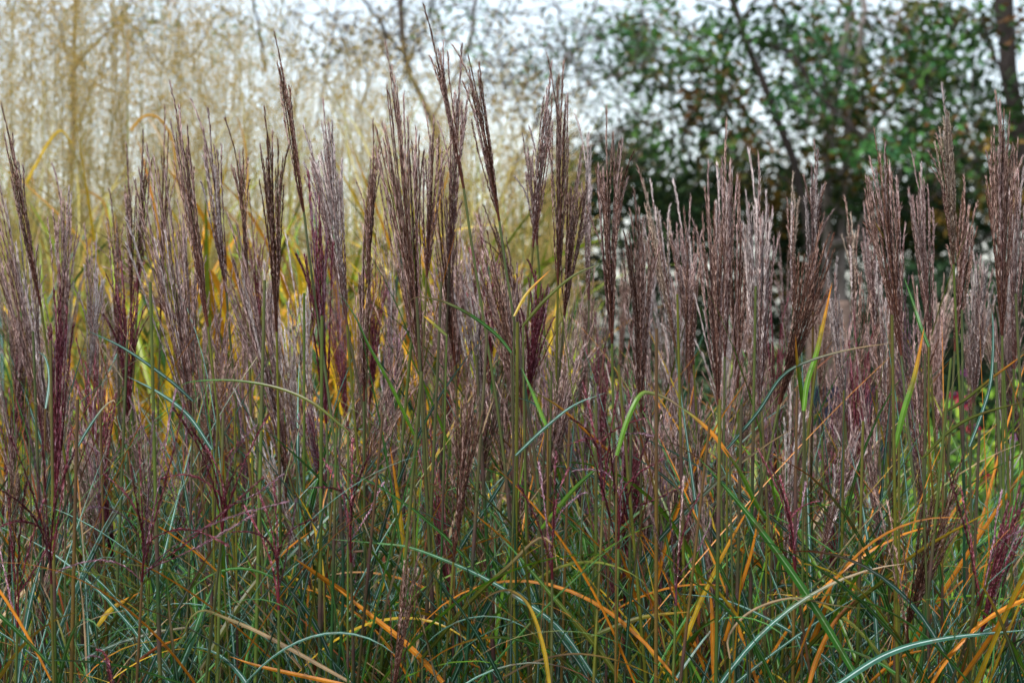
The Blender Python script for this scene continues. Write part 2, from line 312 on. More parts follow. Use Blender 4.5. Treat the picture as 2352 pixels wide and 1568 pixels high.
# ------------------------------------------------------------------ the hero plumes: tip, base, width, racemes, style, distance, label, nick
H = [
 (6,245,86,662,38,11,'brown',3.45,'slim dark brown plume leaning out of the frame at the upper left edge','the slim plume at the left edge'),
 (-12,400,112,1020,110,24,'mauve',3.55,'broad silvery mauve plume leaning over the left edge of the picture','the broad silvery plume at the left edge'),
 (150,375,140,800,75,18,'mauve',3.95,'grey mauve plume with frayed white tips behind the left edge plumes',None),
 (40,1010,20,1330,40,7,'dark',3.3,'nearly black plume standing low at the very left edge',None),
 (205,520,225,900,60,16,'mauve',4.0,'soft mauve plume low behind the reddish plume near the left edge',None),
 (140,620,128,1090,60,14,'red',3.4,'dark red upright plume with short bristly fingers near the left edge','the dark red bristly plume'),
 (262,440,270,770,42,12,'brown',4.1,'small brown plume standing in front of yellow leaves at left',None),
 (292,335,300,660,30,10,'brown',4.1,'narrow straight grey brown plume left of the pair of closed plumes',None),
 (338,305,318,640,26,9,'brown',4.0,'narrow closed plume leaning slightly right beside the broad arching plume',None),
 (387,250,370,700,28,8,'dark',4.2,'soft grey closed plume like a single brush behind the tall brown plume',None),
 (395,200,470,700,55,14,'brown',3.4,'tall dark brown plume leaning left with three split tips','the tall split-tipped brown plume'),
 (345,345,440,950,190,30,'mauve',3.45,'large mauve plume fanned widely to the left with long arching fingers','the widely fanned mauve plume'),
 (470,225,515,630,52,13,'mauve',3.7,'pale tipped plume just right of the tall split-tipped brown plume',None),
 (548,268,567,665,36,11,'brown',3.55,'slender brown plume with two upright tips before the yellow leaves',None),
 (620,250,634,715,66,22,'dark',3.4,'dense dark chocolate plume with parallel fingers and flat bristly top','the dense chocolate plume'),
 (632,78,692,450,20,9,'dark',3.35,'tall tightly closed grey plume curving left like a quill','the tall quill-like closed plume'),
 (745,238,792,700,62,20,'silver',3.5,'silver grey plume leaning left with woolly pointed top','the woolly silver grey plume'),
 (700,292,778,640,55,12,'silver',3.6,'thin loose silver plume tucked behind the woolly silver grey plume',None),
 (530,500,650,1020,150,26,'mauve',3.5,'big faded plume leaning left below the slender brown plume',None),
 (722,400,747,920,85,15,'red',3.35,'wine red plume with stiff separate fingers below the woolly silver plume','the wine red stiff plume'),
 (858,280,848,610,32,12,'brown',3.7,'short straight brown plume left of the largest central plume',None),
 (838,470,836,880,45,10,'brown',3.45,'loose brown plume with thin straight fingers narrowing to a long point',None),
 (892,112,962,800,130,36,'brown',3.4,'largest brown plume with a tall dense fan in the centre left','the largest central brown plume'),
 (985,12,1058,395,34,11,'brown',3.3,'tallest plume of all leaning left with its tip at the top of the picture','the tallest plume'),
 (1072,95,1140,470,48,13,'brown',3.35,'tall loose plume leaning left just right of the tallest plume','the tall loose second plume'),
 (1062,110,1035,560,50,12,'mauve',3.6,'upright mauve plume crossing behind the two tallest plumes',None),
 (1005,235,982,600,70,18,'brown',3.55,'brown plume leaning slightly right against the largest central plume',None),
 (1120,470,1190,690,26,9,'dark',3.9,'soft dark closed plume hanging behind the tall loose second plume',None),
 (1015,400,1042,800,70,16,'brown',3.6,'brown plume below the tallest plume, narrowing to its green stem',None),
 (1100,500,1195,915,130,34,'brown',3.4,'heavy brown plume leaning left with silky white tips below the tall pair','the heavy left-leaning brown plume'),
 (1065,560,1110,960,90,20,'silver',3.6,'pale ragged plume behind the heavy left-leaning brown plume',None),
 (1290,125,1282,610,58,14,'brown',3.45,'tall straight narrow brown plume right of the centre','the tall straight narrow plume'),
 (1268,150,1228,530,40,12,'mauve',3.55,'mauve plume leaning right against the tall straight narrow plume',None),
 (1210,308,1232,540,46,12,'mauve',3.9,'small dim plume left of the tall straight narrow plume',None),
 (1340,345,1300,690,85,20,'brown',3.5,'wavy brown plume with curled loose fingers beside the tall narrow one',None),
 (1248,600,1215,880,90,18,'red',3.45,'reddish plume leaning right with open stiff fingers near the centre','the reddish open plume near the centre'),
 (1397,253,1405,740,95,24,'brown',3.35,'handsome upright brown plume with a dark core and wide bristly top','the upright plume with dark core'),
 (1350,262,1352,650,26,9,'silver',3.9,'thin pale closed plume behind the upright plume with dark core',None),
 (1470,440,1472,900,92,30,'brown',3.4,'dense rounded brown plume tapering to a black point','the dense rounded brown plume'),
 (1478,385,1545,760,75,17,'straw',3.8,'loose straw coloured plume leaning left with frayed bright tips',None),
 (1560,420,1590,800,80,20,'mauve',3.85,'faded mauve plume between two dense brown plumes',None),
 (1590,560,1583,850,52,14,'brown',3.7,'short brown plume with crossing fingers below the faded mauve plume',None),
 (1630,385,1648,880,80,28,'brown',3.4,'dense upright brown plume, flat topped, in the thick right-hand stand','the flat-topped dense plume'),
 (1670,285,1665,770,62,18,'mauve',3.5,'tall feathery plume rising above the flat-topped dense plume','the tall feathery plume'),
 (1735,350,1745,890,110,34,'silver',3.5,'broad silvery white plume leaning left in the thick right-hand stand','the broad silvery white plume'),
 (1700,430,1695,850,70,20,'brown',3.7,'brown plume squeezed between the feathery and silvery plumes',None),
 (1872,330,1868,680,50,16,'mauve',3.55,'upright mauve plume with bristly top before the dark shrubs',None),
 (1822,400,1822,680,24,10,'straw',3.8,'small straw coloured closed plume before the dark shrubs',None),
 (1905,500,1800,890,120,26,'dark',3.3,'dark fan-shaped plume leaning right, its black base on a long green stem','the dark right-leaning fan'),
 (1905,565,1938,930,42,11,'silver',3.5,'slim silvery plume with white tips leaning left over bare trunks',None),
 (1950,455,1962,740,36,11,'straw',4.0,'pale slender plume standing in front of the blurred trunks',None),
 (1995,470,2010,800,60,14,'mauve',3.9,'thin mauve plume left of the big plume before the black shade',None),
 (2012,305,2065,770,110,30,'brown',3.4,'big brown plume with pale stepped tips, thick at the base','the big stepped brown plume'),
 (2105,345,2132,740,75,18,'mauve',3.6,'rosy brown plume with forked pale tips beside the big stepped plume',None),
 (2166,200,2188,570,42,15,'straw',3.4,'tall straw plume with drooping tip, tallest on the right-hand side','the tall straw plume'),
 (2226,410,2196,770,70,20,'brown',3.5,'brown plume below the tall straw plume with a thin bent side finger',None),
 (2300,215,2302,720,85,30,'brown',3.4,'tall massive brown plume by the right edge with ragged split top','the massive plume by the right edge'),
 (2340,330,2330,800,60,16,'mauve',3.6,'mauve plume cut by the right edge of the picture',None),
 (2258,550,2238,890,75,20,'silver',3.7,'pale pink plume against the black shade near the right edge',None),
 (2030,600,2035,1000,100,24,'mauve',3.6,'dull mauve plume standing under the big stepped brown plume',None),
 (2110,640,2120,1130,75,20,'brown',3.4,'long thin brown plume reaching low between green stems at right',None),
 (2060,1000,2052,1160,24,8,'dark',3.5,'short dark closed plume low above the lime leaves',None),
 (1092,800,1046,1245,85,24,'dark',3.15,'dark brown pointed plume hanging lowest in the centre, gold between its fingers','the lowest pointed dark plume'),
 (960,1190,905,1580,95,9,'dark',3.05,'sparse dark plume with nine thin spread fingers at the bottom edge','the sparse plume at the bottom edge'),
 (1625,880,1580,1230,70,16,'brown',3.5,'brown plume leaning right below the thick stand',None),
 (2215,1050,2098,1400,120,22,'dark',3.2,'dark brown plume leaning far right with spread fingers, low at right','the low dark right-leaning plume'),
 (1985,940,1892,1260,70,16,'mauve',3.4,'dusky plume leaning right above orange leaves',None),
 (2345,1120,2262,1420,90,14,'red',3.25,'dark red open plume leaning out over the right edge',None),
 (640,900,655,1120,90,18,'brown',3.6,'faded bundle-like plume under the dense chocolate plume',None),
 (700,880,742,1130,80,16,'pink',3.6,'pinkish soft plume low under the wine red plume',None),
 (900,640,905,1050,50,13,'mauve',3.8,'slim mauve plume behind the broad green leaf left of centre',None),
 (1360,650,1335,900,34,10,'mauve',4.1,'blurred greyish closed plume leaning right behind the stems',None),
]
HY = [  # young open plumes: tip, base, fingertips given one by one
 (345,1040,326,1335,[(133,1312),(660,1162),(602,1098),(575,1186),(420,935),(395,900),(352,945),(320,1020),(240,1090),(205,1165),(520,1250),(300,1080)],'red',3.02,'young dark red plume with long fingers spread wide like an umbrella'),
 (540,1010,510,1220,[(400,940),(440,985),(610,950),(470,1030),(590,985),(545,1060),(650,1090),(365,1100)],'red',3.10,'young maroon plume with crossing fingers beside the umbrella-like one'),
 (110,1000,118,1340,[(-10,1120),(60,960),(90,940),(160,985),(175,1040),(30,1000),(140,950),(-30,1230)],'red',3.02,'young red plume with bristly open fingers low at the left edge'),
 (250,960,230,1200,[(170,930),(210,900),(265,905),(300,930),(330,985),(150,1010)],'pink',3.6,'pink young plume behind the umbrella-like red plume'),
 (1400,920,1385,1150,[(1340,880),(1372,900),(1420,880),(1455,905),(1480,960),(1310,960),(1500,1010),(1300,1030)],'pink',3.2,'young pink plume with loose bright fingers right of centre'),
 (1430,960,1420,1260,[(1350,1000),(1385,955),(1440,940),(1490,1000),(1530,1060),(1320,1080),(1560,1120)],'red',3.15,'young crimson plume with a tangled open head right of centre'),
 (1300,800,1390,1060,[(1215,740),(1250,790),(1235,850),(1265,900),(1290,760),(1330,820),(1350,880)],'silver',3.7,'white silky plume sweeping left with separate twisted fingers'),
 (1800,1150,1830,1330,[(1740,1040),(1765,1070),(1790,1100),(1850,1110),(1880,1150)],'red',3.15,'small young red plume low beside the long striped leaf'),
 (2080,1280,2085,1480,[(2010,1130),(2040,1150),(2065,1180),(2120,1160),(2160,1190)],'dark',3.1,'thin dark plume rising from the low leaves at right'),
 (2330,1190,2245,1390,[(2180,1090),(2215,1120),(2300,1130),(2352,1150),(2370,1220)],'red',3.10,'loose red plume with widely parted fingers at the lower right edge'),
 (240,1500,262,1600,[(205,1505),(222,1500),(245,1512)],'red',2.98,'tiny red plume just rising past the bottom edge at left'),
 (640,1180,640,1400,[(560,1170),(590,1130),(630,1110),(680,1150),(720,1200),(530,1230)],'red',3.08,'young red plume with short open fingers left of the lowest pointed plume'),
 (800,1080,806,1290,[(740,1060),(775,1030),(810,1010),(850,1050),(880,1110),(715,1120)],'red',3.15,'young red plume opening between green stems left of the centre'),
 (1270,1120,1268,1330,[(1200,1110),(1240,1060),(1275,1040),(1310,1080),(1345,1130)],'red',3.1,'young red plume with five open fingers just right of the lowest pointed plume'),
 (1560,1180,1552,1390,[(1490,1160),(1530,1110),(1570,1100),(1610,1140),(1640,1200)],'pink',3.12,'young pink plume with five fingers below the thick stand'),
 (50,1180,40,1440,[(-20,1180),(20,1130),(60,1110),(100,1150),(130,1220)],'red',3.05,'young red plume lowest at the left edge'),
 (430,1040,445,1260,[(300,920),(350,960),(500,960),(540,1010),(420,900),(280,1000)],'pink',3.55,'pink twisted plume with long slanting fingers below the fanned mauve plume'),
]
GROUP = 'flowering silver grass stems'
heroes = []
def build_stem(root, B, foot, r, top_dir, rad=0.0024):
    P, R, cols = culm(B, foot, r, rad, top_dir); m = MB(); tube(m, P - foot, R, cols, 7)
    link('stem', m.mesh('stem', M_STEM, True), root)
def build_leaf(root, foot, p, side, r, kind):
    m = MB(); az = 0.0 if side > 0 else math.pi
    blade_batch(m, (p - foot)[None], np.array([az + r.uniform(-0.9, 0.9)]), np.array([r.uniform(0.8, 1.3)]), np.array([r.uniform(0.28, 0.48)]),
                np.array([r.uniform(0.5, 2.3)]), np.array([r.uniform(0.005, 0.0085)]), [kind], r, 16)
    link('leaf', m.mesh('leaf', M_LEAF), root)

def hero(tx, ty, bx, by, width, n, style, Y, label, tips=None):
    r = np.random.default_rng(int(abs(tx) * 7 + by)); dy = r.uniform(-0.04, 0.04)
    if not tips: by = by + (by - ty) * 0.10; bx = bx + (bx - tx) * 0.10
    B = W(bx, by, Y); T = W(tx, ty, Y + dy); wd = width * K * Y * 0.86
    a = T - B; foot = np.array([B[0] - a[0] * 0.55 + r.normal(0, 0.02), Y + r.uniform(-0.05, 0.05), 0.0])
    root = link('grass_plume', None, None, foot); tag(root, label, 'ornamental grass', GROUP)
    tt = [W(x, y, Y + r.uniform(-0.12, 0.12)) for x, y in tips] if tips else None
    n = int(n * (1.15 if n < 22 else 1.0)) if not tips else n
    lay, ax, Ln = plume_layout(B, T, wd, n, r, tt)
    build_stem(root, B, foot, r, nrm(ax * 0.75 + np.array([0, 0, 0.35])))
    m = MB(); tube(m, np.array([ax * Ln * t for t in np.linspace(0, 0.3, 5)]), np.linspace(0.0019, 0.0008, 5), np.array(STY[style][0]) * 0.9, 6)
    pl = link('plume', m.mesh('plume_axis', M_PLUME, True), root, B - foot)
    mix = {'brown': ['brown', 'brown', 'brown', 'dark', 'mauve'], 'dark': ['dark', 'dark', 'brown'], 'mauve': ['mauve', 'brown', 'mauve', 'silver', 'mauve'],
           'silver': ['silver', 'silver', 'mauve'], 'straw': ['straw', 'straw', 'silver', 'brown'], 'red': ['red', 'red', 'red', 'pink'], 'pink': ['pink', 'pink', 'mauve', 'red']}[style]
    for at, tp, ov, b, dr in lay:
        d = tp - at; ln = np.linalg.norm(d); Mx = frame(d, ov)
        o = link('raceme', raceme_mesh(mix[r.integers(len(mix))], b, dr), pl)
        o.matrix_local = Matrix.Translation(Vector(at - B)) @ Matrix(Mx.tolist()).to_4x4() @ Matrix.Diagonal((1.0, 1.0, ln / RL, 1.0))
    for k in range(2):
        z = r.uniform(0.65, 0.92); f = z / B[2]; p = foot + (B - foot) * min(f, 0.9)
        build_leaf(root, foot, p, r.choice([-1, 1]), r, r.choice(['steel', 'green', 'green', 'olive', 'bright', 'orange'], p=[.3, .2, .15, .15, .1, .1]))
    return root
for h in H:
    heroes.append((h[0], h[1], h[9], hero(*h[:9])))
for tx, ty, bx, by, tips, style, Y, label in HY:
    hero(tx, ty, bx, by, 60, len(tips), style, Y, label, tips)

# ------------------------------------------------------------------ the crowd of plumes behind them
def plume_variant(style, n, width, length, seed):
    n = int(n * 1.1); r = np.random.default_rng(seed); B = np.zeros(3); T = np.array([0, 0, length]); mb = MB()
    lay, ax, Ln = plume_layout(B, T, width, n, r)
    cache = [raceme_arrays(st, BENDS[b], d, seed + b, 66).arrays() for st in (style, style, 'brown' if style != 'red' else 'red') for b, d in ((1, 0.03), (2, 0.08))]
    for i, (at, tp, ov, b, dr) in enumerate(lay):
        v, c, q, t = cache[i % len(cache)]
        d = tp - at; ln = np.linalg.norm(d); Mx = frame(d, ov)
        mb.add((v * [1, 1, ln / RL]) @ Mx.T + at, c * r.uniform(0.6, 1.35), q, t)
    return mb.mesh('plume_' + style, M_PLUME)
VAR = {}
for st, cnt in (('brown', 4), ('mauve', 5), ('silver', 3), ('straw', 2), ('pink', 2), ('red', 2)):
    VAR[st] = [plume_variant(st, (15, 20, 12, 17, 22)[k], (0.030, 0.046, 0.022, 0.055, 0.038)[k], 0.25, 31 * k + len(st)) for k in range(cnt)]
STEMV = []
for k in range(10):
    r = np.random.default_rng(900 + k); P, R, cols = culm(np.array([0, 0, 1.0]), np.array([r.normal(0, 0.03), r.normal(0, 0.03), 0.0]), r, 0.0021)
    P = P - P[-1] + np.array([0, 0, 1.0]); m = MB(); tube(m, P - [0, 0, 1.0], R, cols, 5); STEMV.append(m.mesh('stem', M_STEM, True))
envx = [0, 200, 280, 400, 520, 700, 850, 950, 1100, 1250, 1450, 1600, 1800, 1900, 2050, 2352]
envy = [470, 500, 430, 420, 370, 370, 430, 340, 380, 420, 470, 440, 430, 520, 430, 400]
used = set(h[8] for h in H) | set(h[7] for h in HY)
nicks = [(h[0], h[1], h[9]) for h in heroes and [(x[0], x[1], 0, 0, 0, 0, 0, 0, 0, x[2]) for x in heroes] if h[9]]
ADJ = {'brown': 'brown', 'mauve': 'mauve', 'silver': 'silvery', 'straw': 'straw coloured', 'pink': 'pinkish', 'red': 'dark red'}
NF = 205
for i in range(NF):
    r = np.random.default_rng(5000 + i)
    for _ in (0,):
        vx = (i * 0.61803 % 1.0) * 2440 - 45 + r.normal(0, 12)
        low = r.random() < 0.56
        ty = np.interp(vx, envx, envy) + (r.uniform(40, 260) if not low else r.uniform(230, 640))
        if 330 < vx < 1010 and r.random() < (0.5 if not low else 0.05): vx += r.choice([-300, 500])
        if low and vx > 2040 and r.random() < 0.85: vx -= 600
    Y = r.uniform(3.75, 5.1) if not low else r.uniform(3.4, 4.5)
    st = r.choice(['brown', 'mauve', 'silver', 'straw', 'pink', 'red'], p=[.38, .32, .14, .06, .05, .05] if not low else [.26, .28, .12, .02, .16, .16])
    Ln = r.uniform(0.27, 0.41); lean = r.normal(-0.05, 0.12 if r.random() < 0.8 else 0.33); B = W(vx, ty, Y) - np.array([0, 0, Ln])
    k = int(r.integers(len(VAR[st])))
    root = link('grass_plume', None, None, (B[0], Y, 0.0))
    s_ = link('stem', STEMV[r.integers(10)], root, (0, 0, B[2])); s_.scale = (1, 1, B[2])
    p_ = link('plume', VAR[st][k], root, (0, 0, B[2])); p_.rotation_euler = (r.normal(0, 0.06), lean, r.uniform(-0.5, 0.5))
    wsc = r.uniform(0.5, 1.0); p_.scale = (wsc, wsc, Ln / 0.25)
    near_ = sorted(nicks, key=lambda q_: abs(q_[0] - vx) + 0.3 * abs(q_[1] - ty))[:4]
    sz = 'long' if Ln > 0.36 else ('short' if Ln < 0.31 else 'mid-sized'); shp = 'narrow' if (0.030, 0.046, 0.022, 0.055, 0.038)[k] * wsc < 0.035 else 'fanned'
    ln_ = 'upright' if abs(lean) < 0.07 else ('left-leaning' if lean < 0 else 'right-leaning')
    lab = None
    for nx, ny, nk in near_:
        sidew = 'left of' if vx < nx - 15 else ('right of' if vx > nx + 15 else 'straight behind'); vert = 'lower and ' if ty > ny + 150 else ''
        for cand in (f"{sz} {ADJ[st]} plume {vert}{sidew} {nk}", f"{sz} {shp} {ADJ[st]} plume {vert}{sidew} {nk}", f"{ln_} {shp} {sz} {ADJ[st]} plume {vert}{sidew} {nk}"):
            if cand not in used and len(cand.split()) <= 16: lab = cand; break
        if lab: break
    used.add(lab); tag(root, lab or 'faded plume in the thick of the grass stand', 'ornamental grass', GROUP)

# ------------------------------------------------------------------ named leaf blades that stand out (crop, path, colours, width, label)
CR = {'R4': (0, 560, .36565), 'R5': (850, 560, .36565), 'R6': (1700, 560, .36565), 'R7': (0, 1130, .368), 'R8': (850, 1130, .368), 'R9': (1700, 1130, .368)}
BL = [
 ('R9', [(130,40),(430,380),(720,760),(960,1120),(1210,1540)], 'green green', 13, 3.0, 'broad dark green leaf with white midrib running diagonally down, widest at lower right'),
 ('R9', [(1000,1620),(1400,1370),(1800,1260),(2400,1200)], 'steel steel', 12, 2.95, 'wide blue green leaf arching flat along the bottom right corner'),
 ('R9', [(700,1500),(1070,1130),(1400,860),(1660,650),(2200,350)], 'olive yellow', 9, 3.05, 'long yellow leaf rising diagonally from the broad dark green leaf'),
 ('R9', [(0,1380),(90,1130),(200,880),(320,640),(505,310)], 'yellow orange', 8, 3.1, 'golden leaf rising steeply to a pointed tip, left one of a pair'),
 ('R9', [(300,1280),(400,950),(490,650),(540,380)], 'orange orange', 8, 3.12, 'orange leaf rising steeply beside the golden pointed leaf'),
 ('R9', [(1860,1620),(2050,1350),(2200,1120),(2400,800)], 'orange orange', 11, 3.0, 'broad orange leaf slanting up to the right edge near the bottom corner'),
 ('R9', [(750,1600),(870,1350),(980,1080),(1045,860)], 'orange orange', 10, 3.15, 'wide orange leaf behind the broad dark green leaf'),
 ('R9', [(870,1600),(930,1400),(1050,1150),(1210,980)], 'orange rust', 8, 3.05, 'burnt orange leaf rising with a dark rusty spot'),
 ('R9', [(470,1250),(400,1140),(300,1000),(160,860),(-60,720)], 'yellow olive', 8, 3.05, 'yellow green leaf arching down below the golden pointed leaf'),
 ('R9', [(340,1400),(330,1250),(480,1080),(760,990),(1060,1040),(1420,1075)], 'tan olive', 4, 3.0, 'pale straw leaf hooked over in a wide arch'),
 ('R9', [(590,450),(510,330),(420,150),(290,-40)], 'bright olive', 9, 3.1, 'bright green leaf ending at a dark stem joint'),
 ('R9', [(235,1560),(225,1300),(215,1050),(195,900)], 'orange orange', 9, 3.1, 'upright orange leaf at the foot of the green stems'),
 ('R9', [(0,960),(300,1000),(620,1140),(900,1320),(1200,1580)], 'steel steel', 7, 3.1, 'blue green leaf crossing under the broad dark green leaf'),
 ('R9', [(1290,1560),(1500,1390),(1710,1330)], 'orange orange', 6, 3.1, 'short orange leaf under the wide blue green leaf'),
 ('R8', [(-60,590),(300,620),(500,650),(900,810),(1200,980),(1500,1200),(1780,1600)], 'steel green', 9, 3.05, 'long pale green leaf drooping across the bottom centre'),
 ('R8', [(560,1400),(900,1000),(1150,770),(1300,620),(1380,580),(1450,640),(1475,790)], 'olive tan', 9, 3.0, 'olive leaf rising diagonally and folding over at a dry tan tip'),
 ('R8', [(1430,1640),(1380,1330),(1290,1060),(1180,950),(1080,945),(960,1010),(910,1090)], 'yellow tan', 8, 2.95, 'yellow leaf bent over like a cane with a tan tip'),
 ('R8', [(1960,1620),(1750,1330),(1500,1040),(1200,690),(1080,560)], 'olive green', 9, 3.05, 'olive green leaf slanting up to the left across the bottom centre'),
 ('R8', [(1370,520),(1450,420),(1600,240),(1830,30)], 'bright green', 8, 3.1, 'bright green leaf slanting up to the right from a stem in the centre'),
 ('R8', [(-60,890),(200,1100),(460,1310),(700,1560)], 'orange orange', 10, 3.05, 'long orange leaf slanting down left of the sparse bottom plume'),
 ('R8', [(1000,1600),(1200,1480),(1400,1400),(1620,1370),(1900,1420),(2260,1570)], 'tan yellow', 5, 2.95, 'thin yellow leaf arching low over the bottom edge'),
 ('R8', [(470,860),(430,600),(390,280),(340,-40)], 'yellow orange', 8, 3.25, 'upright orange leaf behind the stems left of the lowest dark plume'),
 ('R8', [(1640,1130),(1300,760),(1080,560),(840,360)], 'olive orange', 7, 3.15, 'yellow orange leaf slanting behind the lowest pointed dark plume'),
 ('R8', [(780,720),(860,580),(1030,320),(1240,-10)], 'steel steel', 8, 3.2, 'blue green leaf slanting up to the right beside the lowest pointed plume'),
 ('R8', [(2040,1120),(1960,840),(1890,640)], 'orange orange', 8, 3.2, 'short upright orange leaf in the bottom centre'),
 ('R8', [(1680,1260),(1900,1170),(2100,1110),(2400,1080)], 'olive yellow', 8, 3.1, 'flat lying yellow olive leaf near the bottom centre'),
 ('R8', [(760,1560),(900,1250),(1020,1030),(1130,860)], 'dark steel', 11, 3.1, 'pair-like dark green leaf crossing below the lowest plume'),
 ('R8', [(1700,1560),(1600,1400),(1340,1060),(1150,900)], 'steel steel', 9, 3.1, 'blue green striped leaf running down beneath the cane-like yellow leaf'),
 ('R7', [(560,360),(800,390),(950,440),(1130,540),(1300,660),(1520,850)], 'orange olive', 5, 3.15, 'thin orange leaf arching behind the umbrella-like red plume'),
 ('R7', [(2200,880),(2170,680),(2110,450),(1990,240)], 'yellow yellow', 7, 3.2, 'slim yellow leaf curving up left of the centre'),
 ('R7', [(2400,990),(2200,860),(2000,720)], 'orange orange', 9, 3.1, 'short orange leaf slanting down toward the bottom centre'),
 ('R7', [(1330,620),(1560,830),(1780,1080),(2050,1380),(2170,1590)], 'tan rust', 6, 3.05, 'long brown leaf slanting down from the umbrella-like red plume'),
 ('R7', [(120,1600),(150,1350),(200,1050),(290,690)], 'steel steel', 10, 3.05, 'blue green leaf with white stripe standing at the left edge'),
 ('R7', [(460,1460),(400,1260),(330,1050),(250,850)], 'steel steel', 9, 3.1, 'blue green leaf leaning left above the bottom left corner'),
 ('R7', [(590,1600),(572,1200),(545,900),(505,620)], 'tan tan', 5, 3.1, 'pale tan dead leaf standing straight near the lower left'),
 ('R7', [(-80,1415),(300,1410),(800,1450),(1330,1600)], 'green steel', 6, 2.95, 'flat green leaf lying across the bottom left corner'),
 ('R7', [(1560,1385),(1800,1460),(2400,1590)], 'orange orange', 7, 3.0, 'orange leaf lying low by the bottom edge left of centre'),
 ('R7', [(1210,1340),(1290,1130),(1380,1072),(1500,1110),(1800,1240),(2380,1560)], 'tan olive', 7, 3.0, 'leaf bent sharply back, tan at the tip and orange to green below'),
 ('R7', [(1150,1620),(1270,1350),(1370,1080),(1450,900)], 'dark green', 12, 3.05, 'dark green wide leaf leaning right, left of the bottom centre'),
 ('R7', [(660,1180),(760,1060),(960,945)], 'yellow orange', 9, 3.25, 'short golden leaf low behind the umbrella-like plume'),
 ('R7', [(900,1450),(1060,1330),(1250,1250)], 'rust orange', 6, 3.1, 'rusty leaf low between the dark green leaves at left'),
 ('R7', [(520,960),(600,800),(680,720),(790,715)], 'steel steel', 5, 3.1, 'pale blue green leaf curling over left of the lower centre'),
 ('R5', [(1170,880),(1070,760),(900,630),(700,530),(530,500),(455,545)], 'green tan', 7, 3.1, 'green leaf arching left over the largest brown plume, tip dried tan'),
 ('R5', [(510,1440),(350,1100),(200,830),(110,640),(-10,460)], 'bright green', 8, 3.15, 'bright green leaf slanting steeply before the central plumes'),
 ('R5', [(1420,1400),(1370,1280),(1300,1215),(1190,1180)], 'steel steel', 5, 3.1, 'pale blue leaf arching left at the foot of the heavy brown plume'),
 ('R5', [(1200,1580),(1400,1390),(1600,1235),(1820,1150)], 'steel steel', 6, 3.05, 'long blue green leaf rising right below the reddish open plume'),
 ('R5', [(1250,695),(1400,520),(1600,350),(1800,265)], 'olive olive', 6, 3.15, 'olive leaf rising right across the upright plume with dark core'),
 ('R5', [(1190,630),(1280,470),(1440,310)], 'yellow orange', 5, 3.2, 'small yellow leaf rising right before the reddish open plume'),
 ('R5', [(1890,1580),(1960,1350),(2050,1170),(2130,1155),(2250,1200),(2380,1290)], 'bright tan', 8, 3.05, 'bright green leaf bending over into a tan tip right of centre'),
 ('R5', [(1420,1400),(1330,1180),(1240,980)], 'bright green', 7, 3.1, 'bright green leaf ending beneath the heavy brown plume'),
 ('R5', [(730,760),(640,680),(570,625)], 'olive yellow', 6, 3.15, 'short olive leaf between the central stems'),
 ('R5', [(1260,1110),(1500,1250),(1700,1430),(1850,1560)], 'orange olive', 5, 3.15, 'thin orange leaf slanting down right of centre'),
 ('R6', [(845,1275),(870,1080),(940,850),(1040,400)], 'bright orange', 9, 3.1, 'bright green upright leaf with orange tip, taller one of the crossed pair'),
 ('R6', [(850,1285),(820,1050),(800,900),(790,755)], 'bright orange', 9, 3.1, 'bright green upright leaf with orange tip, shorter one of the crossed pair'),
 ('R6', [(1470,1530),(1530,1280),(1600,1050),(1668,712)], 'bright orange', 10, 3.1, 'bright green leaf leaning right with an orange tip at right'),
 ('R6', [(1700,840),(1640,690),(1600,560),(1530,360)], 'green green', 7, 3.2, 'green leaf tip leaning left before the rosy plumes'),
 ('R6', [(1445,175),(1400,100),(1330,-20)], 'olive yellow', 5, 3.3, 'small yellow green leaf high against the big stepped brown plume'),
 ('R6', [(1980,1520),(2070,1280),(2130,1050),(2142,700),(2115,470)], 'steel steel', 7, 3.15, 'tall blue green leaf standing left of the right edge'),
 ('R6', [(1660,1600),(1850,1410),(2050,1300),(2400,1200)], 'olive olive', 6, 3.05, 'olive leaf rising to the right edge over the magenta flowers'),
 ('R6', [(320,1540),(530,1290),(700,1040),(900,930),(1200,850),(1460,812)], 'steel tan', 6, 3.1, 'long blue green leaf bending right to a thin pink tip'),
 ('R6', [(1800,1290),(1950,1200),(2150,1040),(2380,870)], 'olive orange', 6, 3.15, 'olive leaf with orange tip reaching the right edge'),
 ('R6', [(-40,1220),(100,1320),(230,1440),(340,1590)], 'orange green', 7, 3.1, 'orange and green leaf slanting down under the dense plumes'),
 ('R4', [(590,725),(850,850),(1150,1060),(1320,1210)], 'steel steel', 6, 3.2, 'long blue green leaf slanting down behind the fanned mauve plume'),
 ('R4', [(1215,1115),(1320,1075),(1600,1068),(1900,1120),(2150,1230),(2380,1420)], 'olive green', 5, 3.1, 'thin olive leaf arching across the stems left of centre'),
 ('R4', [(310,1260),(335,1060),(310,920),(255,868)], 'steel steel', 6, 3.25, 'grey green leaf hooked over at its tip near the left edge'),
 ('R4', [(870,1040),(1100,1160),(1290,1310),(1450,1540)], 'steel steel', 7, 3.15, 'blue green leaf slanting down before the young maroon plume'),
 ('R4', [(520,1540),(600,1400),(700,1260),(770,1205),(790,1225)], 'steel tan', 6, 3.15, 'blue green leaf rising to a curled brown tip at left'),
]
lab_used = set()
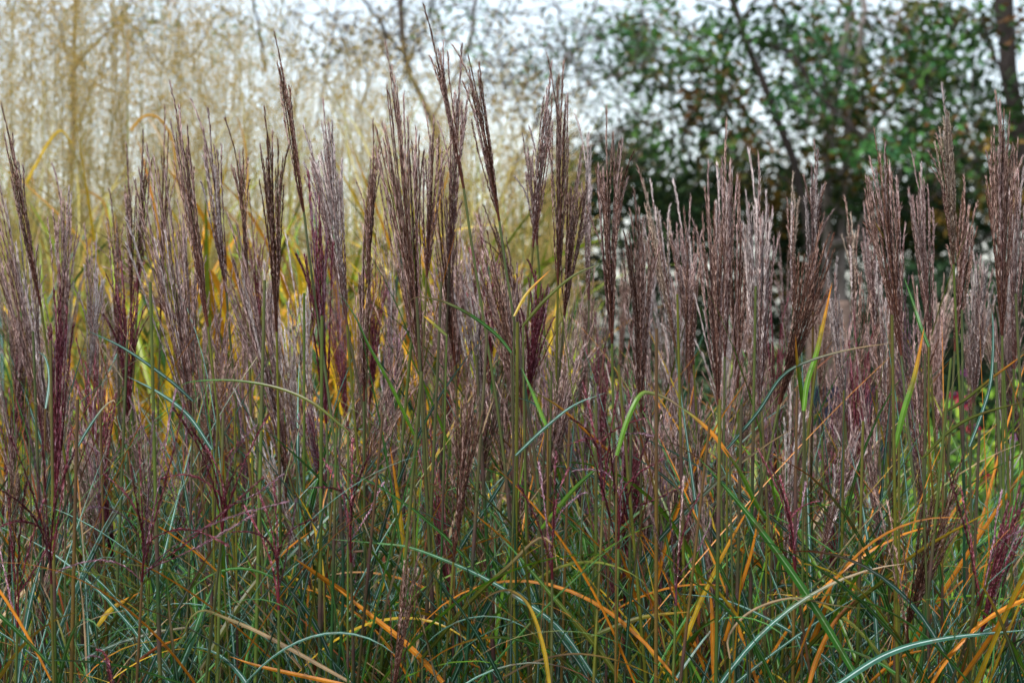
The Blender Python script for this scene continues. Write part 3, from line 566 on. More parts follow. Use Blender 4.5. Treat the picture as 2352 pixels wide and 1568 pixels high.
for i, (cr, pts, cols, wmm, Y, label) in enumerate(BL):
    ox, oy, sc_ = CR[cr]; r = np.random.default_rng(700 + i)
    V2 = [((ox + x * sc_) / 1.0884, (oy + y * sc_) / 1.0884) for x, y in pts]
    if V2[-1][1] > V2[0][1]: V2 = V2[::-1]
    Yo = Y + 0.12; dz = r.uniform(-0.10, 0.10)
    Pw = [W(x, y, Yo + dz * (k / (len(V2) - 1) - 0.5)) for k, (x, y) in enumerate(V2)]
    n = 26; P = catmull(Pw, n); T = nrm(np.gradient(P, axis=0)); s = np.linspace(0, 1, n)
    S0 = nrm(np.cross(T, [0, 1.0, 0])); N0 = np.cross(S0, T); ro = r.uniform(-0.7, 0.7) + r.uniform(-0.5, 0.5) * s
    S = np.cos(ro)[:, None] * S0 + np.sin(ro)[:, None] * N0
    c0, c1 = cols.split(); f = np.clip((s - 0.45) * 2.4, 0, 1)[:, None]
    E = np.array(LC[c0][0]) * (1 - f) + np.array(LC[c1][0]) * f; Mi = np.array(LC[c0][1]) * (1 - f) + np.array(LC[c1][1]) * f
    prof = np.clip(0.7 + s * 1.5, 0, 1) * (1 - s ** 3) + 0.05
    c = P[0].copy(); m = MB(); ribbons(m, (P - c)[None], (wmm * 0.00038 * prof)[None], S[None], E[None], Mi[None], 0.3)
    lo = link('grass_leaf', m.mesh('grass_leaf', M_LEAF, False), None, c); tag(lo, label, 'grass leaf', 'single grass leaves that stand out')
    f0 = np.array([c[0] + r.normal(0, 0.02), c[1] + 0.01, 0.0]); Pc, Rc, cc = culm(c, f0, r, 0.0019); m = MB(); tube(m, Pc - c, Rc, cc, 6)
    link('stem', m.mesh('stem', M_STEM, True), lo)

# bare green stalks in the front of the stand
r = np.random.default_rng(77)
sx_ = [60, 120, 178, 232, 300, 345, 500, 512, 562, 588, 612, 690, 742, 770, 838, 870, 935, 952, 968, 1018, 1060, 1086, 1130, 1186, 1205, 1250, 1262, 1310, 1368, 1412, 1450, 1508, 1560, 1604, 1630, 1652, 1700, 1742, 1752, 1838, 1890, 1935, 1990, 2046, 2070, 2120, 2178, 2204, 2248, 2290, 2306, 2335]
used_st = set()
for i, vx in enumerate(sx_):
    Y = r.uniform(3.08, 3.5); lean = r.normal(0, 0.06); top = W(vx + r.normal(0, 6), r.uniform(640, 1000), Y); foot = np.array([top[0] - lean * 1.2, Y + r.normal(0, 0.04), 0.0])
    root = link('grass_stalk', None, None, foot); kk_ = ['steel', 'green', 'olive', 'bright', 'yellow', 'orange'][i * 5 % 6]
    nb_ = min(((abs(h_[2] - vx) + 0.2 * abs(h_[3] - 1000), h_) for h_ in H if h_[9]), key=lambda q_: q_[0])[1]
    kn_ = {'steel': 'blue green', 'green': 'green', 'olive': 'olive', 'bright': 'bright green', 'yellow': 'yellow', 'orange': 'orange'}[kk_]
    lb_ = f"bare stalk with {'an' if kn_[0] in 'ao' else 'a'} {kn_} leaf {'left' if vx < nb_[2] else 'right'} of {nb_[9]}"
    lb_ = lb_.replace('with an olive leaf', 'with olive leaf').replace('with a ', 'with ')
    if lb_ in used_st: lb_ = lb_.replace('bare', 'thin')
    used_st.add(lb_); tag(root, lb_, 'grass stalk', 'bare green stalks')
    build_stem(root, top, foot, r, None, r.uniform(0.0022, 0.0031)); build_leaf(root, foot, foot + (top - foot) * (0.80 / top[2]), r.choice([-1, 1]), r, kk_)

# ------------------------------------------------------------------ mass of leaves of the silver grass stand
def pick(r, n, p):
    ks = list(p); w_ = np.array([p[k] for k in ks], float); return r.choice(ks, n, p=w_ / w_.sum())
mb = MB(); r = np.random.default_rng(11)
def mass(N, y0, y1, z0, z1, wmin, wmax, lmin, lmax, pal, xr=1.12, n=11):
    Y = r.uniform(y0, y1, N); x = r.uniform(-xr, xr, N) * 1176 * K * Y; z = r.uniform(z0, z1, N)
    az = np.where(r.random(N) < 0.5, 0, math.pi) + r.normal(0, 0.75, N)
    vxx = x / (K * Y) + 1176
    kinds = pick(r, N, pal)
    warm = (kinds == 'orange') | (kinds == 'yellow'); drop = warm & (r.random(N) > np.interp(vxx, [0, 900, 1400, 2352], [0.35, 0.6, 1.0, 1.0]))
    kinds = np.where(drop, 'steel', kinds)
    keep = ~((vxx > 1960) & (Y > 3.8) & (r.random(N) < 0.82)); x, Y, z, az, kinds, vxx = x[keep], Y[keep], z[keep], az[keep], kinds[keep], vxx[keep]; N = len(x)
    ln = r.uniform(lmin, lmax, N); e0 = r.uniform(0.75, 1.5, N); be = np.abs(r.normal(0.38, 0.42, N)) 
    blade_batch(mb, np.stack([x, Y, z], 1), az, e0, ln, be, r.uniform(wmin, wmax, N), kinds, r, n)
PAL = {'steel': 34, 'green': 24, 'dark': 10, 'olive': 7, 'bright': 9, 'yellow': 3, 'orange': 4, 'tan': 3, 'rust': 2}
mass(170, 3.15, 3.35, 0.40, 0.78, 0.004, 0.0075, 0.25, 0.6, PAL)
mass(2000, 3.25, 4.0, 0.36, 0.86, 0.003, 0.0075, 0.25, 0.6, PAL)
mass(600, 3.2, 4.2, 0.55, 1.02, 0.0012, 0.0028, 0.25, 0.6, {'green': 4, 'steel': 3, 'orange': 2, 'tan': 3, 'olive': 3, 'rust': 1})
mass(2200, 3.9, 5.4, 0.26, 0.88, 0.004, 0.009, 0.3, 0.6, PAL)
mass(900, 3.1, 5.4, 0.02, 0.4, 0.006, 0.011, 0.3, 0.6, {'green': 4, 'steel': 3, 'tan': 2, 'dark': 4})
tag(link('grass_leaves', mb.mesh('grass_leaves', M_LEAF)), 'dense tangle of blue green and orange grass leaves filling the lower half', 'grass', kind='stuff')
# leafy shoots without plumes
mb = MB()
for i in range(420):
    Y = r.uniform(3.3, 5.2); x = r.uniform(-1.1, 1.1) * 1176 * K * Y; top = np.array([x + r.normal(0, 0.05), Y, r.uniform(0.85, 1.22)])
    if x / (K * Y) + 1176 > 2040 and r.random() < 0.75: continue
    P, R, cols = culm(top, np.array([x, Y, 0.0]), r, 0.0019); tube(mb, P, R, cols, 4)
tag(link('grass_shoots', mb.mesh('grass_shoots', M_STEM, True)), 'crowd of leafy green shoots between the plume stems', 'grass', kind='stuff')

# ------------------------------------------------------------------ tall feathery grass behind, left
mb = MB(); r = np.random.default_rng(21)
N = 720
for i in range(N):
    vx = 1420 * r.random() ** 1.15 - 90
    Y = r.uniform(7.0, 10.0); topy = np.interp(vx, [0, 500, 900, 1300], [-60, 60, 200, 380]) + r.normal(0, 110)
    top = W(vx, topy, Y); foot = np.array([top[0] + r.normal(0, 0.12), Y, 0.0])
    P = catmull([foot, foot * 0.5 + top * 0.5 + [r.normal(0, 0.02), 0, 0], top], 10); c = np.array([0.36, 0.31, 0.10]) * r.uniform(0.6, 1.3)
    tube(mb, P, np.linspace(0.0019, 0.0004, 10), c, 3)
    nb = 42; f = r.uniform(0.50, 1.0, nb); at = foot + (top - foot) * f[:, None]
    a = r.uniform(0, 6.28, nb); e = r.uniform(0.6, 1.35, nb); ln = r.uniform(0.08, 0.22, nb) * (1.25 - f * 0.5)
    d = np.stack([np.cos(e) * np.cos(a), np.cos(e) * np.sin(a), np.sin(e)], 1); m = 17; s = np.linspace(0.12, 1, m)
    pts = at[:, None] + d[:, None] * (ln[:, None] * s)[..., None] - np.array([0, 0, 1.0]) * (ln[:, None] * 0.35 * s[None] ** 2)[..., None]
    br = np.concatenate([at[:, None], pts[:, ::4]], 1)
    sid = nrm(np.cross(d, r.normal(0, 1, (nb, 3))))[:, None] * 0.0005
    V = np.stack([br - sid, br + sid], 2); nn = br.shape[1]
    base = (np.arange(nb)[:, None] * nn + np.arange(nn - 1)[None]) * 2
    mb.add(V.reshape(-1, 3), c, np.stack([base, base + 1, base + 3, base + 2], -1).reshape(-1, 4))
    p = pts.reshape(-1, 3); M_ = len(p); dd = nrm(r.normal(0, 1, (M_, 3)) + [0, 0, 0.6]) * r.uniform(0.003, 0.0058, (M_, 1)); ss = nrm(np.cross(dd, r.normal(0, 1, (M_, 3)))) * 0.0013
    cc = np.array([0.62, 0.44, 0.14])[None] * r.uniform(0.6, 1.4, (M_, 1)) * np.where(r.random((M_, 1)) < 0.3, [[0.9, 0.75, 0.7]], [[1, 1, 1]])
    mb.add(np.stack([p - dd * 0.3, p + ss + dd * 0.3, p + dd, p - ss + dd * 0.3], 1), np.repeat(cc, 4, 0), np.arange(4 * M_).reshape(-1, 4))
tag(link('feathery_grass', mb.mesh('feathery_grass', M_AIRY)), 'haze of tall tan feathery grass heads behind the plumes at left', 'grass', kind='stuff')

# yellowing leaves at its foot
mb = MB(); r = np.random.default_rng(22)
LC['lime'] = ((0.20, 0.26, 0.016), (0.25, 0.31, 0.05)); LC['gold'] = ((0.60, 0.39, 0.015), (0.5, 0.34, 0.04)); LC['amber'] = ((0.56, 0.25, 0.012), (0.5, 0.27, 0.04)); LC['hay'] = ((0.38, 0.32, 0.07), (0.4, 0.36, 0.12)); LC['hay2'] = ((0.26, 0.28, 0.05), (0.3, 0.3, 0.08))
def backleaf(N, x0, x1, y0, y1, ztop, pal, wmin=0.010, wmax=0.020):
    Y = r.uniform(y0, y1, N); vx = r.uniform(x0, x1, N); x = (vx - 1176) * K * Y; z = r.uniform(0.1, ztop, N)
    blade_batch(mb, np.stack([x, Y, z], 1), r.uniform(0, 6.28, N), r.uniform(1.0, 1.5, N), r.uniform(0.35, 0.75, N), np.abs(r.normal(0.7, 0.6, N)), r.uniform(wmin, wmax, N), pick(r, N, pal), r, 10, 0.15)
backleaf(1500, -60, 1260, 5.7, 7.2, 1.15, {'gold': 5, 'amber': 3, 'lime': 7, 'olive': 6, 'green': 4, 'steel': 2})
backleaf(700, 250, 1080, 5.6, 6.6, 1.24, {'gold': 7, 'amber': 5, 'lime': 6, 'olive': 3})
backleaf(3000, -60, 1230, 6.6, 9.0, 1.58, {'hay': 12, 'tan': 1, 'hay2': 7}, 0.002, 0.005)
backleaf(420, 1200, 1900, 5.6, 6.8, 0.75, {'olive': 3, 'green': 5, 'lime': 4, 'steel': 2, 'dark': 4})
tag(link('yellowing_leaves', mb.mesh('yellowing_leaves', M_LEAF)), 'yellow, orange and lime leaves massed low behind the plumes', 'foliage', kind='stuff')
for i, (pts, k, lab) in enumerate([
  ([(300,300),(330,268),(365,272),(398,330),(402,430)], 'amber', 'blurred orange leaf arching high in the feathery grass'),
  ([(560,560),(568,420),(562,330),(545,270)], 'amber', 'blurred upright orange leaf behind the slender brown plume'),
  ([(60,420),(110,330),(140,300),(165,330)], 'gold', 'blurred yellow leaf arching in the feathery grass near the left edge'),
  ([(255,570),(240,470),(200,440),(185,445)], 'amber', 'blurred tan orange leaf drooping left of the narrow plumes'),
  ([(1195,720),(1185,650),(1195,610),(1215,615)], 'gold', 'blurred pale yellow leaf curled over near the centre')]):
    LC['amber'] = ((0.42, 0.22, 0.03), (0.42, 0.26, 0.08)); P = catmull([W(x, y, 6.5) for x, y in pts], 18); s = np.linspace(0, 1, 18); T = nrm(np.gradient(P, axis=0)); S = nrm(np.cross(T, [0.2, 1.0, 0]))
    m = MB(); c = P[0].copy(); E = np.tile(LC[k][0], (18, 1)); ribbons(m, (P - c)[None], (0.0032 * (1 - s ** 3) + 0.001)[None], S[None], E[None], np.tile(LC[k][1], (18, 1))[None])
    tag(link('grass_leaf', m.mesh('grass_leaf', M_LEAF), None, c), lab, 'grass leaf', 'blurred leaves behind the plumes')

# ------------------------------------------------------------------ broad leaved plants, flowers
def leaves(mb, P, size, col, r, flat=0.0, ratio=0.5):
    M_ = len(P); d = nrm(r.normal(0, 1, (M_, 3)) + [0, 0, flat]); s = nrm(np.cross(d, r.normal(0, 1, (M_, 3)))); sz = size * r.uniform(0.6, 1.3, (M_, 1)); nrm_ = np.cross(d, s)
    v = np.stack([P, P + d * sz * 0.45 + s * sz * ratio * 0.5 + nrm_ * sz * 0.08, P + d * sz, P + d * sz * 0.45 - s * sz * ratio * 0.5 + nrm_ * sz * 0.08], 1)
    mb.add(v, np.repeat(col, 4, 0), np.arange(4 * M_).reshape(-1, 4))
r = np.random.default_rng(41)
def leafy_plant(vx, Y, hgt, spread, cols, label, n=700, size=0.05):
    root = link('leafy_plant', None, None, ((vx - 1176) * K * Y, Y, 0)); tag(root, label, 'plant', 'leafy plants behind the grass')
    sm = MB(); lm = MB()
    for k in range(9):
        a = r.uniform(0, 6.28); tp = np.array([math.cos(a) * spread * r.uniform(0.2, 1), math.sin(a) * spread * 0.6, hgt * r.uniform(0.75, 1)])
        P = catmull([[0, 0, 0], tp * [0.4, 0.4, 0.55], tp], 8); tube(sm, P, np.linspace(0.004, 0.0015, 8), (0.10, 0.14, 0.04), 4)
        m = n // 9; f = r.random(m) ** 0.6; pp = tp * f[:, None] * [0.9, 0.9, 1] + r.normal(0, 0.045, (m, 3)); pp[:, 2] = np.maximum(pp[:, 2], 0.02)
        cc = np.array(cols)[r.integers(len(cols), size=m)] * r.uniform(0.7, 1.3, (m, 1)); leaves(lm, pp, size, cc, r, 0.3, 0.55)
    link('stem', sm.mesh('stem', M_STEM), root); link('foliage', lm.mesh('foliage', M_TREELEAF), root)
LIME = [(0.20, 0.36, 0.03), (0.14, 0.30, 0.03), (0.08, 0.18, 0.03), (0.28, 0.40, 0.04)]; MIX = [(0.07, 0.15, 0.05), (0.10, 0.20, 0.05), (0.55, 0.45, 0.03), (0.12, 0.2, 0.12), (0.05, 0.10, 0.04)]
leafy_plant(1250, 6.4, 1.22, 0.20, MIX, 'green bushy plant with some yellow leaves behind the centre stems')
leafy_plant(1380, 6.8, 1.35, 0.22, MIX, 'darker leafy plant behind the upright plume with dark core')
leafy_plant(930, 6.0, 1.10, 0.2, [(0.55, 0.45, 0.02), (0.2, 0.3, 0.03), (0.1, 0.2, 0.04)], 'yellow leaved plant low behind the central stems')
leafy_plant(2050, 6.8, 1.10, 0.25, LIME, 'lime green plant under the dull mauve plume')
leafy_plant(2200, 7.2, 1.20, 0.25, LIME, 'lime green plant right beneath the purple flower head')
leafy_plant(2330, 7.0, 1.22, 0.25, LIME, 'lime green plant at the right edge')
leafy_plant(1960, 7.4, 0.92, 0.25, LIME, 'low lime green plant under the bare trunks')
leafy_plant(1800, 7.0, 0.95, 0.25, [(0.06, 0.13, 0.03), (0.1, 0.2, 0.03)], 'green plant carrying the crimson flowers left of the trunks')
leafy_plant(2120, 6.4, 1.02, 0.3, LIME, 'low bright green plant before the other lime plants')
leafy_plant(2290, 6.2, 1.05, 0.3, LIME, 'low bright green plant near the lower right edge')
def flower(vx, vy, Y, rad, col, label):
    top = W(vx, vy, Y); root = link('garden_flower', None, None, (top[0], Y, 0)); tag(root, label, 'flower', 'blurred magenta flowers behind the grass')
    m = MB(); tube(m, catmull([[0, 0, 0], [0.02, 0, top[2] * 0.5], [0, 0, top[2]]], 8), 0.0022, (0.08, 0.14, 0.04), 4); link('stem', m.mesh('stem', M_STEM), root)
    m = MB(); np_ = 16
    for ring in range(2):
        for k in range(np_):
            a = k / np_ * 6.283 + ring * 0.2; d = np.array([math.cos(a), math.sin(a), 0.15 + 0.35 * ring]); s = np.array([-math.sin(a), math.cos(a), 0])
            L_ = rad * (1 - 0.25 * ring); c = np.array(col) * r.uniform(0.7, 1.2)
            m.add([d * L_ * 0.15, d * L_ * 0.6 + s * L_ * 0.18, d * L_ - [0, 0, L_ * 0.25], d * L_ * 0.6 - s * L_ * 0.18], c, [[0, 1, 2, 3]])
    bl = link('petals', m.mesh('petals', M_PETAL), root, (0, 0, top[2])); bl.scale = (0.8,) * 3
    bl.rotation_euler = (r.uniform(0.3, 1.0), r.uniform(-0.4, 0.4), 0)
    m = MB(); t = np.linspace(0, 1, 6); tube(m, np.stack([0 * t, 0 * t, t * rad * 0.45], 1), rad * 0.38 * np.sqrt(np.clip(1 - t ** 2, 0.001, 1)), np.array([0.05, 0.02, 0.03]), 10)
    c_ = link('flower_centre', m.mesh('flower_centre', M_PETAL, True), root, (0, 0, top[2])); c_.rotation_euler = bl.rotation_euler
MAG, CRI, PUR = (0.34, 0.006, 0.05), (0.26, 0.005, 0.028), (0.26, 0.05, 0.20)
for f in [(2215,925,6.6,.036,MAG,'large magenta flower in front of the black shade'),(2192,908,6.7,.026,CRI,'smaller crimson flower touching the large magenta one'),(2216,856,6.9,.018,PUR,'round purple flower head against the black shade, highest at right'),
 (2062,932,6.5,.024,CRI,'crimson flower half hidden behind the dull mauve plume'),(2236,985,6.4,.030,CRI,'dark crimson flower below the large magenta one'),(2258,1090,6.3,.026,CRI,'crimson flower low above lime leaves near the right edge'),
 (2238,1205,6.0,.028,MAG,'magenta flower lowest on the right'),(2330,1004,6.6,.018,PUR,'little pink purple flower near the right edge'),(2228,1130,6.4,.018,PUR,'pale purple flower low among lime leaves'),
 (1772,958,6.5,.026,CRI,'crimson flower behind the flat-topped plume stems'),(1762,1000,6.5,.030,MAG,'magenta flower left of the bare trunks'),(1790,1045,6.4,.026,MAG,'magenta flower just below the one left of the bare trunks'),
 (2036,895,6.8,.018,MAG,'small magenta flower behind the plumes right of the trunks'),(2160,905,7.0,.014,PUR,'tiny purple flower beside the stems at right')]:
    flower(*f)

# ------------------------------------------------------------------ trees and shrubs
GRN = [(0.024, 0.060, 0.012), (0.036, 0.085, 0.018), (0.018, 0.042, 0.012)]; BGR = [(0.07, 0.20, 0.05), (0.05, 0.15, 0.06), (0.09, 0.22, 0.04)]
BRN = [(0.15, 0.075, 0.025), (0.20, 0.12, 0.02), (0.09, 0.06, 0.02), (0.11, 0.12, 0.03), (0.07, 0.09, 0.02)]; TAN = [(0.30, 0.20, 0.10), (0.2, 0.15, 0.07), (0.16, 0.16, 0.06)]
def tree(Y, trunk, limbs, clumps, bark, label, name='tree', leaf=0.05, twig=14):
    """trunk: [(vx, vy)] upward with radius; limbs; clumps: (vx, vy, rx, ry, n, palette)"""
    r = np.random.default_rng(int(trunk[0][0][0]) % 9973 + 3)
    foot = np.array([(trunk[0][0][0] - 1176) * K * Y, Y, 0.0]); root = link(name, None, None, foot); tag(root, label, 'tree' if name.endswith('tree') else 'shrub', 'trees and shrubs behind the garden')
    def path(pts, r0, r1, part, dy=0.0):
        P = [W(x, y, Y) for x, y in pts]
        if part == 'trunk': P = [foot] + P
        P = catmull(P, 22); P[:, 1] += np.linspace(0, dy, 22); P[1:, :2] += r.normal(0, 0.006, (21, 2))
        m = MB(); sh = np.clip(r.normal(1, 0.15, (22, 1)), .6, 1.4); tube(m, P - foot, np.linspace(r0, r1, 22) * r.uniform(0.93, 1.07, 22), np.array(bark) * sh, 8)
        link(part, m.mesh(part, M_BARK, True), root); return P
    path(trunk[0], trunk[1], trunk[2], 'trunk')
    for pts, r0, r1 in limbs: path(pts, r0, r1, 'limb', r.uniform(-0.6, 0.6))
    lm = MB(); tm = MB()
    for vx, vy, rx, ry, n, pal in clumps:
        if leaf > 0.055: n = int(n * 0.55)
        c = W(vx, vy, Y); sub = max(3, int(n / 28)); cen = c + r.uniform(-1, 1, (sub, 3)) * [rx * K * Y, 0.9, ry * K * Y]; cen[:, 1] += 0.45
        which = r.integers(sub, size=n); P = cen[which] + r.normal(0, 1, (n, 3)) * [0.085, 0.16, 0.075]
        pa = np.array(pal)[r.integers(len(pal), size=sub)][which] * r.uniform(0.65, 1.35, (n, 1)); leaves(lm, P - foot, leaf, pa, r, -0.3, 0.5)
        for k in range(min(sub, twig)):
            q0 = cen[k]; q1 = q0 + r.normal(0, 0.25, 3) + [0, 0, 0.05]; q2 = q0 - r.normal(0, 0.2, 3) - [0, 0, 0.15]
            tube(tm, catmull([q2 - foot, q0 - foot, q1 - foot], 6), np.linspace(0.006, 0.002, 6), np.array(bark) * 0.8, 3)
    if tm.n: tag(link('twigs', tm.mesh('twigs', M_BARK), root), kind='stuff')
    if lm.n: tag(link('crown', lm.mesh('crown', M_TREELEAF), root), kind='stuff')
DK = (0.045, 0.035, 0.03); PL = (0.17, 0.14, 0.125); MD = (0.10, 0.075, 0.06)
tree(13, ([(160,500),(168,250),(172,0),(178,-300)], .020, .012), [([(168,200),(120,60),(60,-60)], .010, .004), ([(170,150),(260,20),(300,-100)], .012, .004), ([(168,330),(240,180),(330,60)], .008, .003)],
     [(215,25,40,60,120,BGR), (345,20,30,40,60,BGR), (270,40,90,80,200,TAN), (80,60,110,110,200,TAN), (545,85,30,55,110,BGR), (130,180,120,100,160,TAN), (500,20,120,60,120,TAN), (330,130,120,90,120,TAN)], MD, 'slender dark trunked tree far behind the feathery grass at left', leaf=0.035)
tree(14, ([(1015,500),(1000,300),(930,120),(925,-200)], .030, .016), [([(990,280),(1080,100),(1095,-60)], .012, .006), ([(930,130),(860,40),(800,-60)], .012, .004), ([(935,150),(990,40),(1000,-80)], .010, .004), ([(800,120),(700,60),(640,0)], .006, .003), ([(610,160),(600,60),(585,-40)], .010, .006)],
     [(930,40,90,60,420,BRN + TAN), (740,25,110,40,260,BRN + TAN), (1080,40,22,60,110,BGR), (1010,20,50,30,120,BGR + TAN), (820,110,110,60,200,BRN), (870,180,110,40,160,TAN), (640,100,90,80,120,TAN), (770,50,14,14,30,[(0.02,0.015,0.02)])], MD, 'thin tree with brown autumn leaves above the central plumes', leaf=0.036)
tree(15, ([(1130,700),(1140,500),(1210,330),(1330,100),(1400,-100)], .015, .007), [([(1210,330),(1180,200),(1110,60)], .008, .003), ([(1250,240),(1380,180),(1480,150)], .010, .004), ([(1300,150),(1290,40),(1250,-60)], .010, .005), ([(1180,380),(1300,330),(1420,330)], .006, .003)],
     [(1190,130,55,35,300,BGR + GRN), (1150,175,80,30,260,BRN), (1100,230,60,60,160,TAN), (1250,250,90,60,190,TAN + BRN), (1500,60,70,60,300,GRN + BGR + BRN), (1330,50,90,50,160,GRN + BGR), (1200,330,120,60,160,TAN), (1100,420,160,60,220,TAN), (1400,160,100,60,260,GRN), (1300,60,200,80,440,TAN + GRN), (1380,300,110,70,300,GRN + TAN), (1420,230,120,80,260,GRN), (1120,60,150,60,240,TAN + BRN), (1450,330,90,60,200,GRN)], MD, 'small tree with sparse green and rusty leaves in the middle distance', leaf=0.038)
tree(16, ([(1870,760),(1868,620),(1835,420),(1790,280),(1700,60),(1640,-150)], .040, .020), [([(1715,90),(1810,130),(1862,220),(1960,330)], .022, .010), ([(1700,60),(1760,-40),(1800,-120)], .016, .008), ([(1780,270),(1720,230),(1620,220)], .010, .004), ([(1840,430),(1760,400),(1640,400)], .010, .004), ([(1700,60),(1600,90),(1470,60),(1330,90)], .010, .003), ([(1620,220),(1520,190),(1400,210)], .006, .002), ([(1690,30),(1560,-20),(1420,-60)], .008, .003)],
     [(1600,80,160,80,1500,GRN + BGR), (1560,200,170,60,800,GRN + BRN), (1800,60,130,80,1200,GRN + GRN + BRN), (1650,170,60,90,260,BRN), (1850,200,90,80,620,GRN + BGR), (1760,330,120,60,700,GRN + BRN), (1480,120,70,80,350,GRN + BGR), (1440,40,60,60,240,BGR + GRN), (1700,250,110,50,500,GRN), (1560,300,110,50,340,GRN + BGR)], DK, 'dark leaning tree with a black branch and small green leaves', leaf=0.07)
tree(17, ([(1905,800),(1900,600),(1900,400),(1915,250),(1935,120),(1960,-60)], .050, .022), [([(1935,760),(1935,560),(1950,380),(1960,250),(1990,80),(2000,-60)], .040, .018), ([(1910,560),(1990,540),(2040,470),(2070,380)], .035, .012), ([(1900,420),(1960,380),(2080,330),(2200,310)], .016, .008), ([(1950,370),(2060,220),(2140,140),(2190,40)], .020, .010), ([(1900,330),(1880,200),(1850,90)], .018, .008), ([(1940,210),(2010,250),(2080,290)], .012, .006)],
     [(1960,60,90,90,900,GRN + BGR + BRN), (2080,90,120,80,1400,GRN + BRN + BGR), (2060,230,120,80,1500,GRN + GRN + BRN), (1950,200,80,80,620,GRN + BRN), (2180,210,90,70,900,GRN), (1930,330,110,70,700,GRN + BRN), (2080,340,130,50,1300,GRN + BRN), (1850,420,110,60,800,GRN + BRN), (1990,440,120,50,900,GRN), (2170,40,80,50,620,GRN + BRN)], PL, 'pale many-stemmed tree with bare grey trunks behind the right-hand plumes', leaf=0.075)
tree(15, ([(2440,700),(2380,500),(2345,330),(2318,150),(2300,-100)], .070, .050), [([(2350,350),(2330,220),(2290,180),(2235,60)], .016, .008), ([(2330,250),(2300,80),(2280,-60)], .030, .018), ([(2365,420),(2310,330),(2270,250)], .020, .008)],
     [(2320,40,80,60,500,GRN + BGR + BRN), (2260,60,60,70,420,GRN + BGR), (2340,220,60,60,420,GRN), (2290,300,80,60,900,GRN + BRN), (2330,420,70,60,600,GRN + BRN), (2210,300,80,60,600,GRN + BGR), (2050,320,40,40,200,BGR), (1830,190,22,50,120,BGR), (1890,30,30,50,160,BGR)], DK, 'thick dark trunk of a tree leaning in at the right edge', leaf=0.07)
def shrub(vx, Y, topy, rx, n, pal, label, x2=None):
    c = W(vx, topy, Y); h = c[2]; r = np.random.default_rng(int(vx)); foot = np.array([c[0], Y, 0.0]); rw = rx * K * Y
    root = link('shrub', None, None, foot); tag(root, label, 'shrub', 'trees and shrubs behind the garden'); sm = MB(); lm = MB()
    for k in range(14):
        a = r.uniform(0, 6.28); tp = np.array([math.cos(a) * rw * 0.8 * r.random() ** .5, math.sin(a) * 0.5, h * r.uniform(0.6, 0.95)])
        tube(sm, catmull([[0, 0, 0], tp * [0.3, 0.3, 0.5], tp], 8), np.linspace(0.018, 0.004, 8), MD, 5)
    sub = n // 30; cen = np.stack([r.uniform(-1, 1, sub) * rw, r.uniform(-0.6, 0.6, sub), h * r.random(sub) ** 0.7], 1)
    cen[:, 2] = np.where(r.random(sub) < 0.3, h * r.uniform(0.86, 1.0, sub), cen[:, 2]); cen[:, 2] *= 1 - 0.12 * (cen[:, 0] / rw) ** 2; wch = r.integers(sub, size=n); P = cen[wch] + r.normal(0, 1, (n, 3)) * [0.12, 0.14, 0.10]; P[:, 2] = np.maximum(P[:, 2], 0.03)
    pa = np.array(pal)[r.integers(len(pal), size=sub)][wch] * r.uniform(0.6, 1.4, (n, 1)); leaves(lm, P, 0.07, pa, r, 0.0, 0.55)
    link('stems', sm.mesh('stems', M_BARK), root); link('foliage', lm.mesh('foliage', M_TREELEAF), root)
DG = [(0.018, 0.040, 0.014), (0.025, 0.055, 0.02), (0.012, 0.03, 0.012)]
shrub(1440, 17, 350, 200, 7000, DG + [(0.05, 0.08, 0.02)], 'dark green shrub with rusty sprays behind the dense rounded plume')
shrub(1700, 18, 380, 200, 8000, DG + [(0.16, 0.10, 0.02)], 'dark shrub with orange brown leaves behind the thick stand')
shrub(2010, 19, 440, 190, 7000, DG, 'dark evergreen shrub behind the bare grey trunks')
shrub(2260, 18, 380, 200, 8000, DG + [(0.12, 0.10, 0.02)], 'tall dark evergreen shrub near the right edge')
shrub(2330, 14, 640, 130, 3000, DG, 'black green shrub low near the right edge')
shrub(2130, 14, 660, 130, 3000, DG, 'black green shrub low between the right-hand plumes')
shrub(1200, 19, 560, 170, 2600, DG + [(0.08, 0.12, 0.03)], 'distant green shrub seen past the centre stems')
shrub(880, 20, 600, 220, 3600, [(0.06, 0.10, 0.03), (0.10, 0.13, 0.04)], 'distant green shrub behind the yellow leaves')
shrub(450, 20, 560, 260, 4600, [(0.06, 0.10, 0.03), (0.12, 0.14, 0.04)], 'distant green shrub behind the feathery grass')
shrub(60, 20, 520, 260, 4600, [(0.05, 0.10, 0.04), (0.12, 0.14, 0.04)], 'distant green shrub behind the left edge plumes')

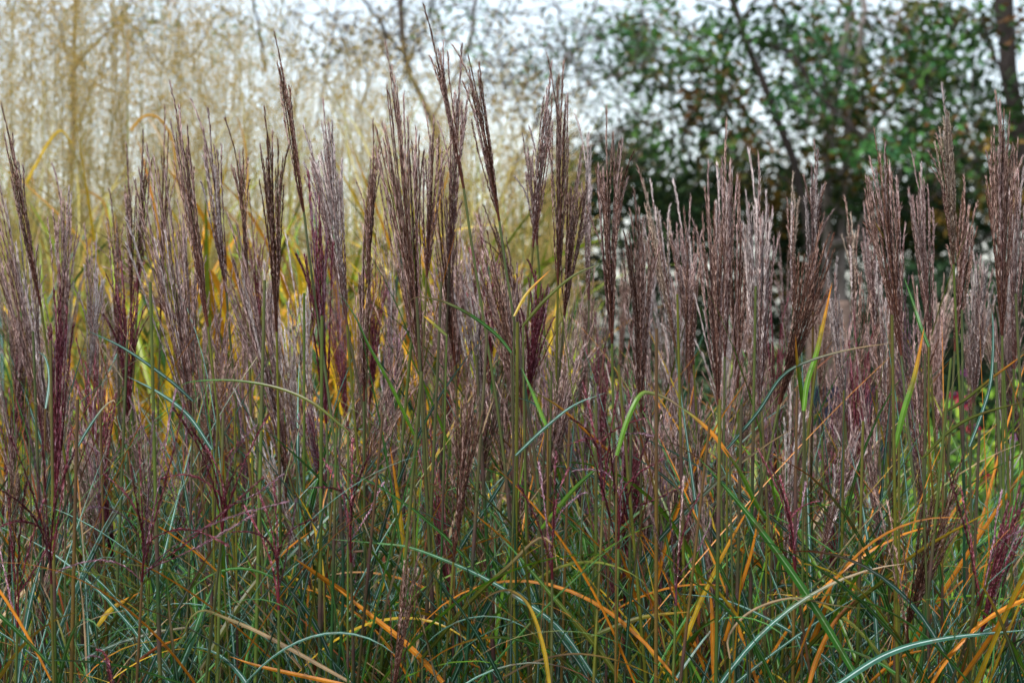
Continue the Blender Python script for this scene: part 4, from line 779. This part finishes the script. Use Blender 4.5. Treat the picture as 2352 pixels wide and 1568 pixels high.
# ------------------------------------------------------------------ posts and a dark blue seat behind the right-hand plumes
for vx, wd_, lab in ((1880, 0.085, 'pale brown wooden post left of the dark blue chair'), (1930, 0.07, 'pale brown wooden post behind the dark blue chair')):
    Y = 9.0; x = (vx - 1176) * K * Y; h = W(vx, 690, Y)[2]; m = MB(); a = wd_ / 2; b = a * 0.8
    prof = [(0, a), (h - 0.02, a), (h, b)]; V = []
    for z, e in prof: V += [(-e, -e, z), (e, -e, z), (e, e, z), (-e, e, z)]
    Q = [[k * 4 + j, k * 4 + (j + 1) % 4, (k + 1) * 4 + (j + 1) % 4, (k + 1) * 4 + j] for k in range(2) for j in range(4)] + [[8, 9, 10, 11]]
    m.add(V, (0.13, 0.09, 0.07), Q); tag(link('wooden_post', m.mesh('wooden_post', M_BARK), None, (x, Y, 0)), lab, 'post', 'wooden posts')
Y = 8.4; x = (1945 - 1176) * K * Y; root = link('garden_chair', None, None, (x, Y, 0)); tag(root, 'dark blue folding chair beside the wooden posts', 'chair')
m = MB(); t = np.linspace(0, 1, 7)
grid = np.array([[(u - .5) * 0.34, 0.20 + 0.06 * v + 0.04 * math.cos((u - .5) * 3), 0.80 + 0.34 * v] for v in t for u in t]); Q = [[i * 7 + j, i * 7 + j + 1, i * 7 + j + 8, i * 7 + j + 7] for i in range(6) for j in range(6)]
m.add(grid, (0.008, 0.010, 0.020), Q); m.add(grid + [0, 0.015, 0], (0.008, 0.010, 0.020), Q); link('backrest', m.mesh('backrest', M_CLOTH, True), root)
m = MB(); grid = np.array([[(u - .5) * 0.34, -0.2 + 0.4 * v, 0.80 - 0.03 * math.sin(v * 3.1)] for v in t for u in t]); m.add(grid, (0.02, 0.024, 0.05), Q); m.add(grid - [0, 0, 0.02], (0.02, 0.024, 0.05), Q); link('seat', m.mesh('seat', M_CLOTH, True), root)
for sx in (-1, 1):
    for y0, y1 in ((-0.2, 0.22), (0.22, -0.2)):
        m = MB(); tube(m, np.array([[sx * 0.18, y0, 0.0], [sx * 0.18, (y0 + y1) / 2, 0.42], [sx * 0.18, y1, 0.84]]), 0.010, (0.05, 0.05, 0.05), 6); link('leg', m.mesh('leg', M_STEM), root)
0 and print('tris approx', sum(len(o.data.loops) - 2 * len(o.data.polygons) for o in bpy.data.objects if o.type == 'MESH'), len(bpy.data.objects))
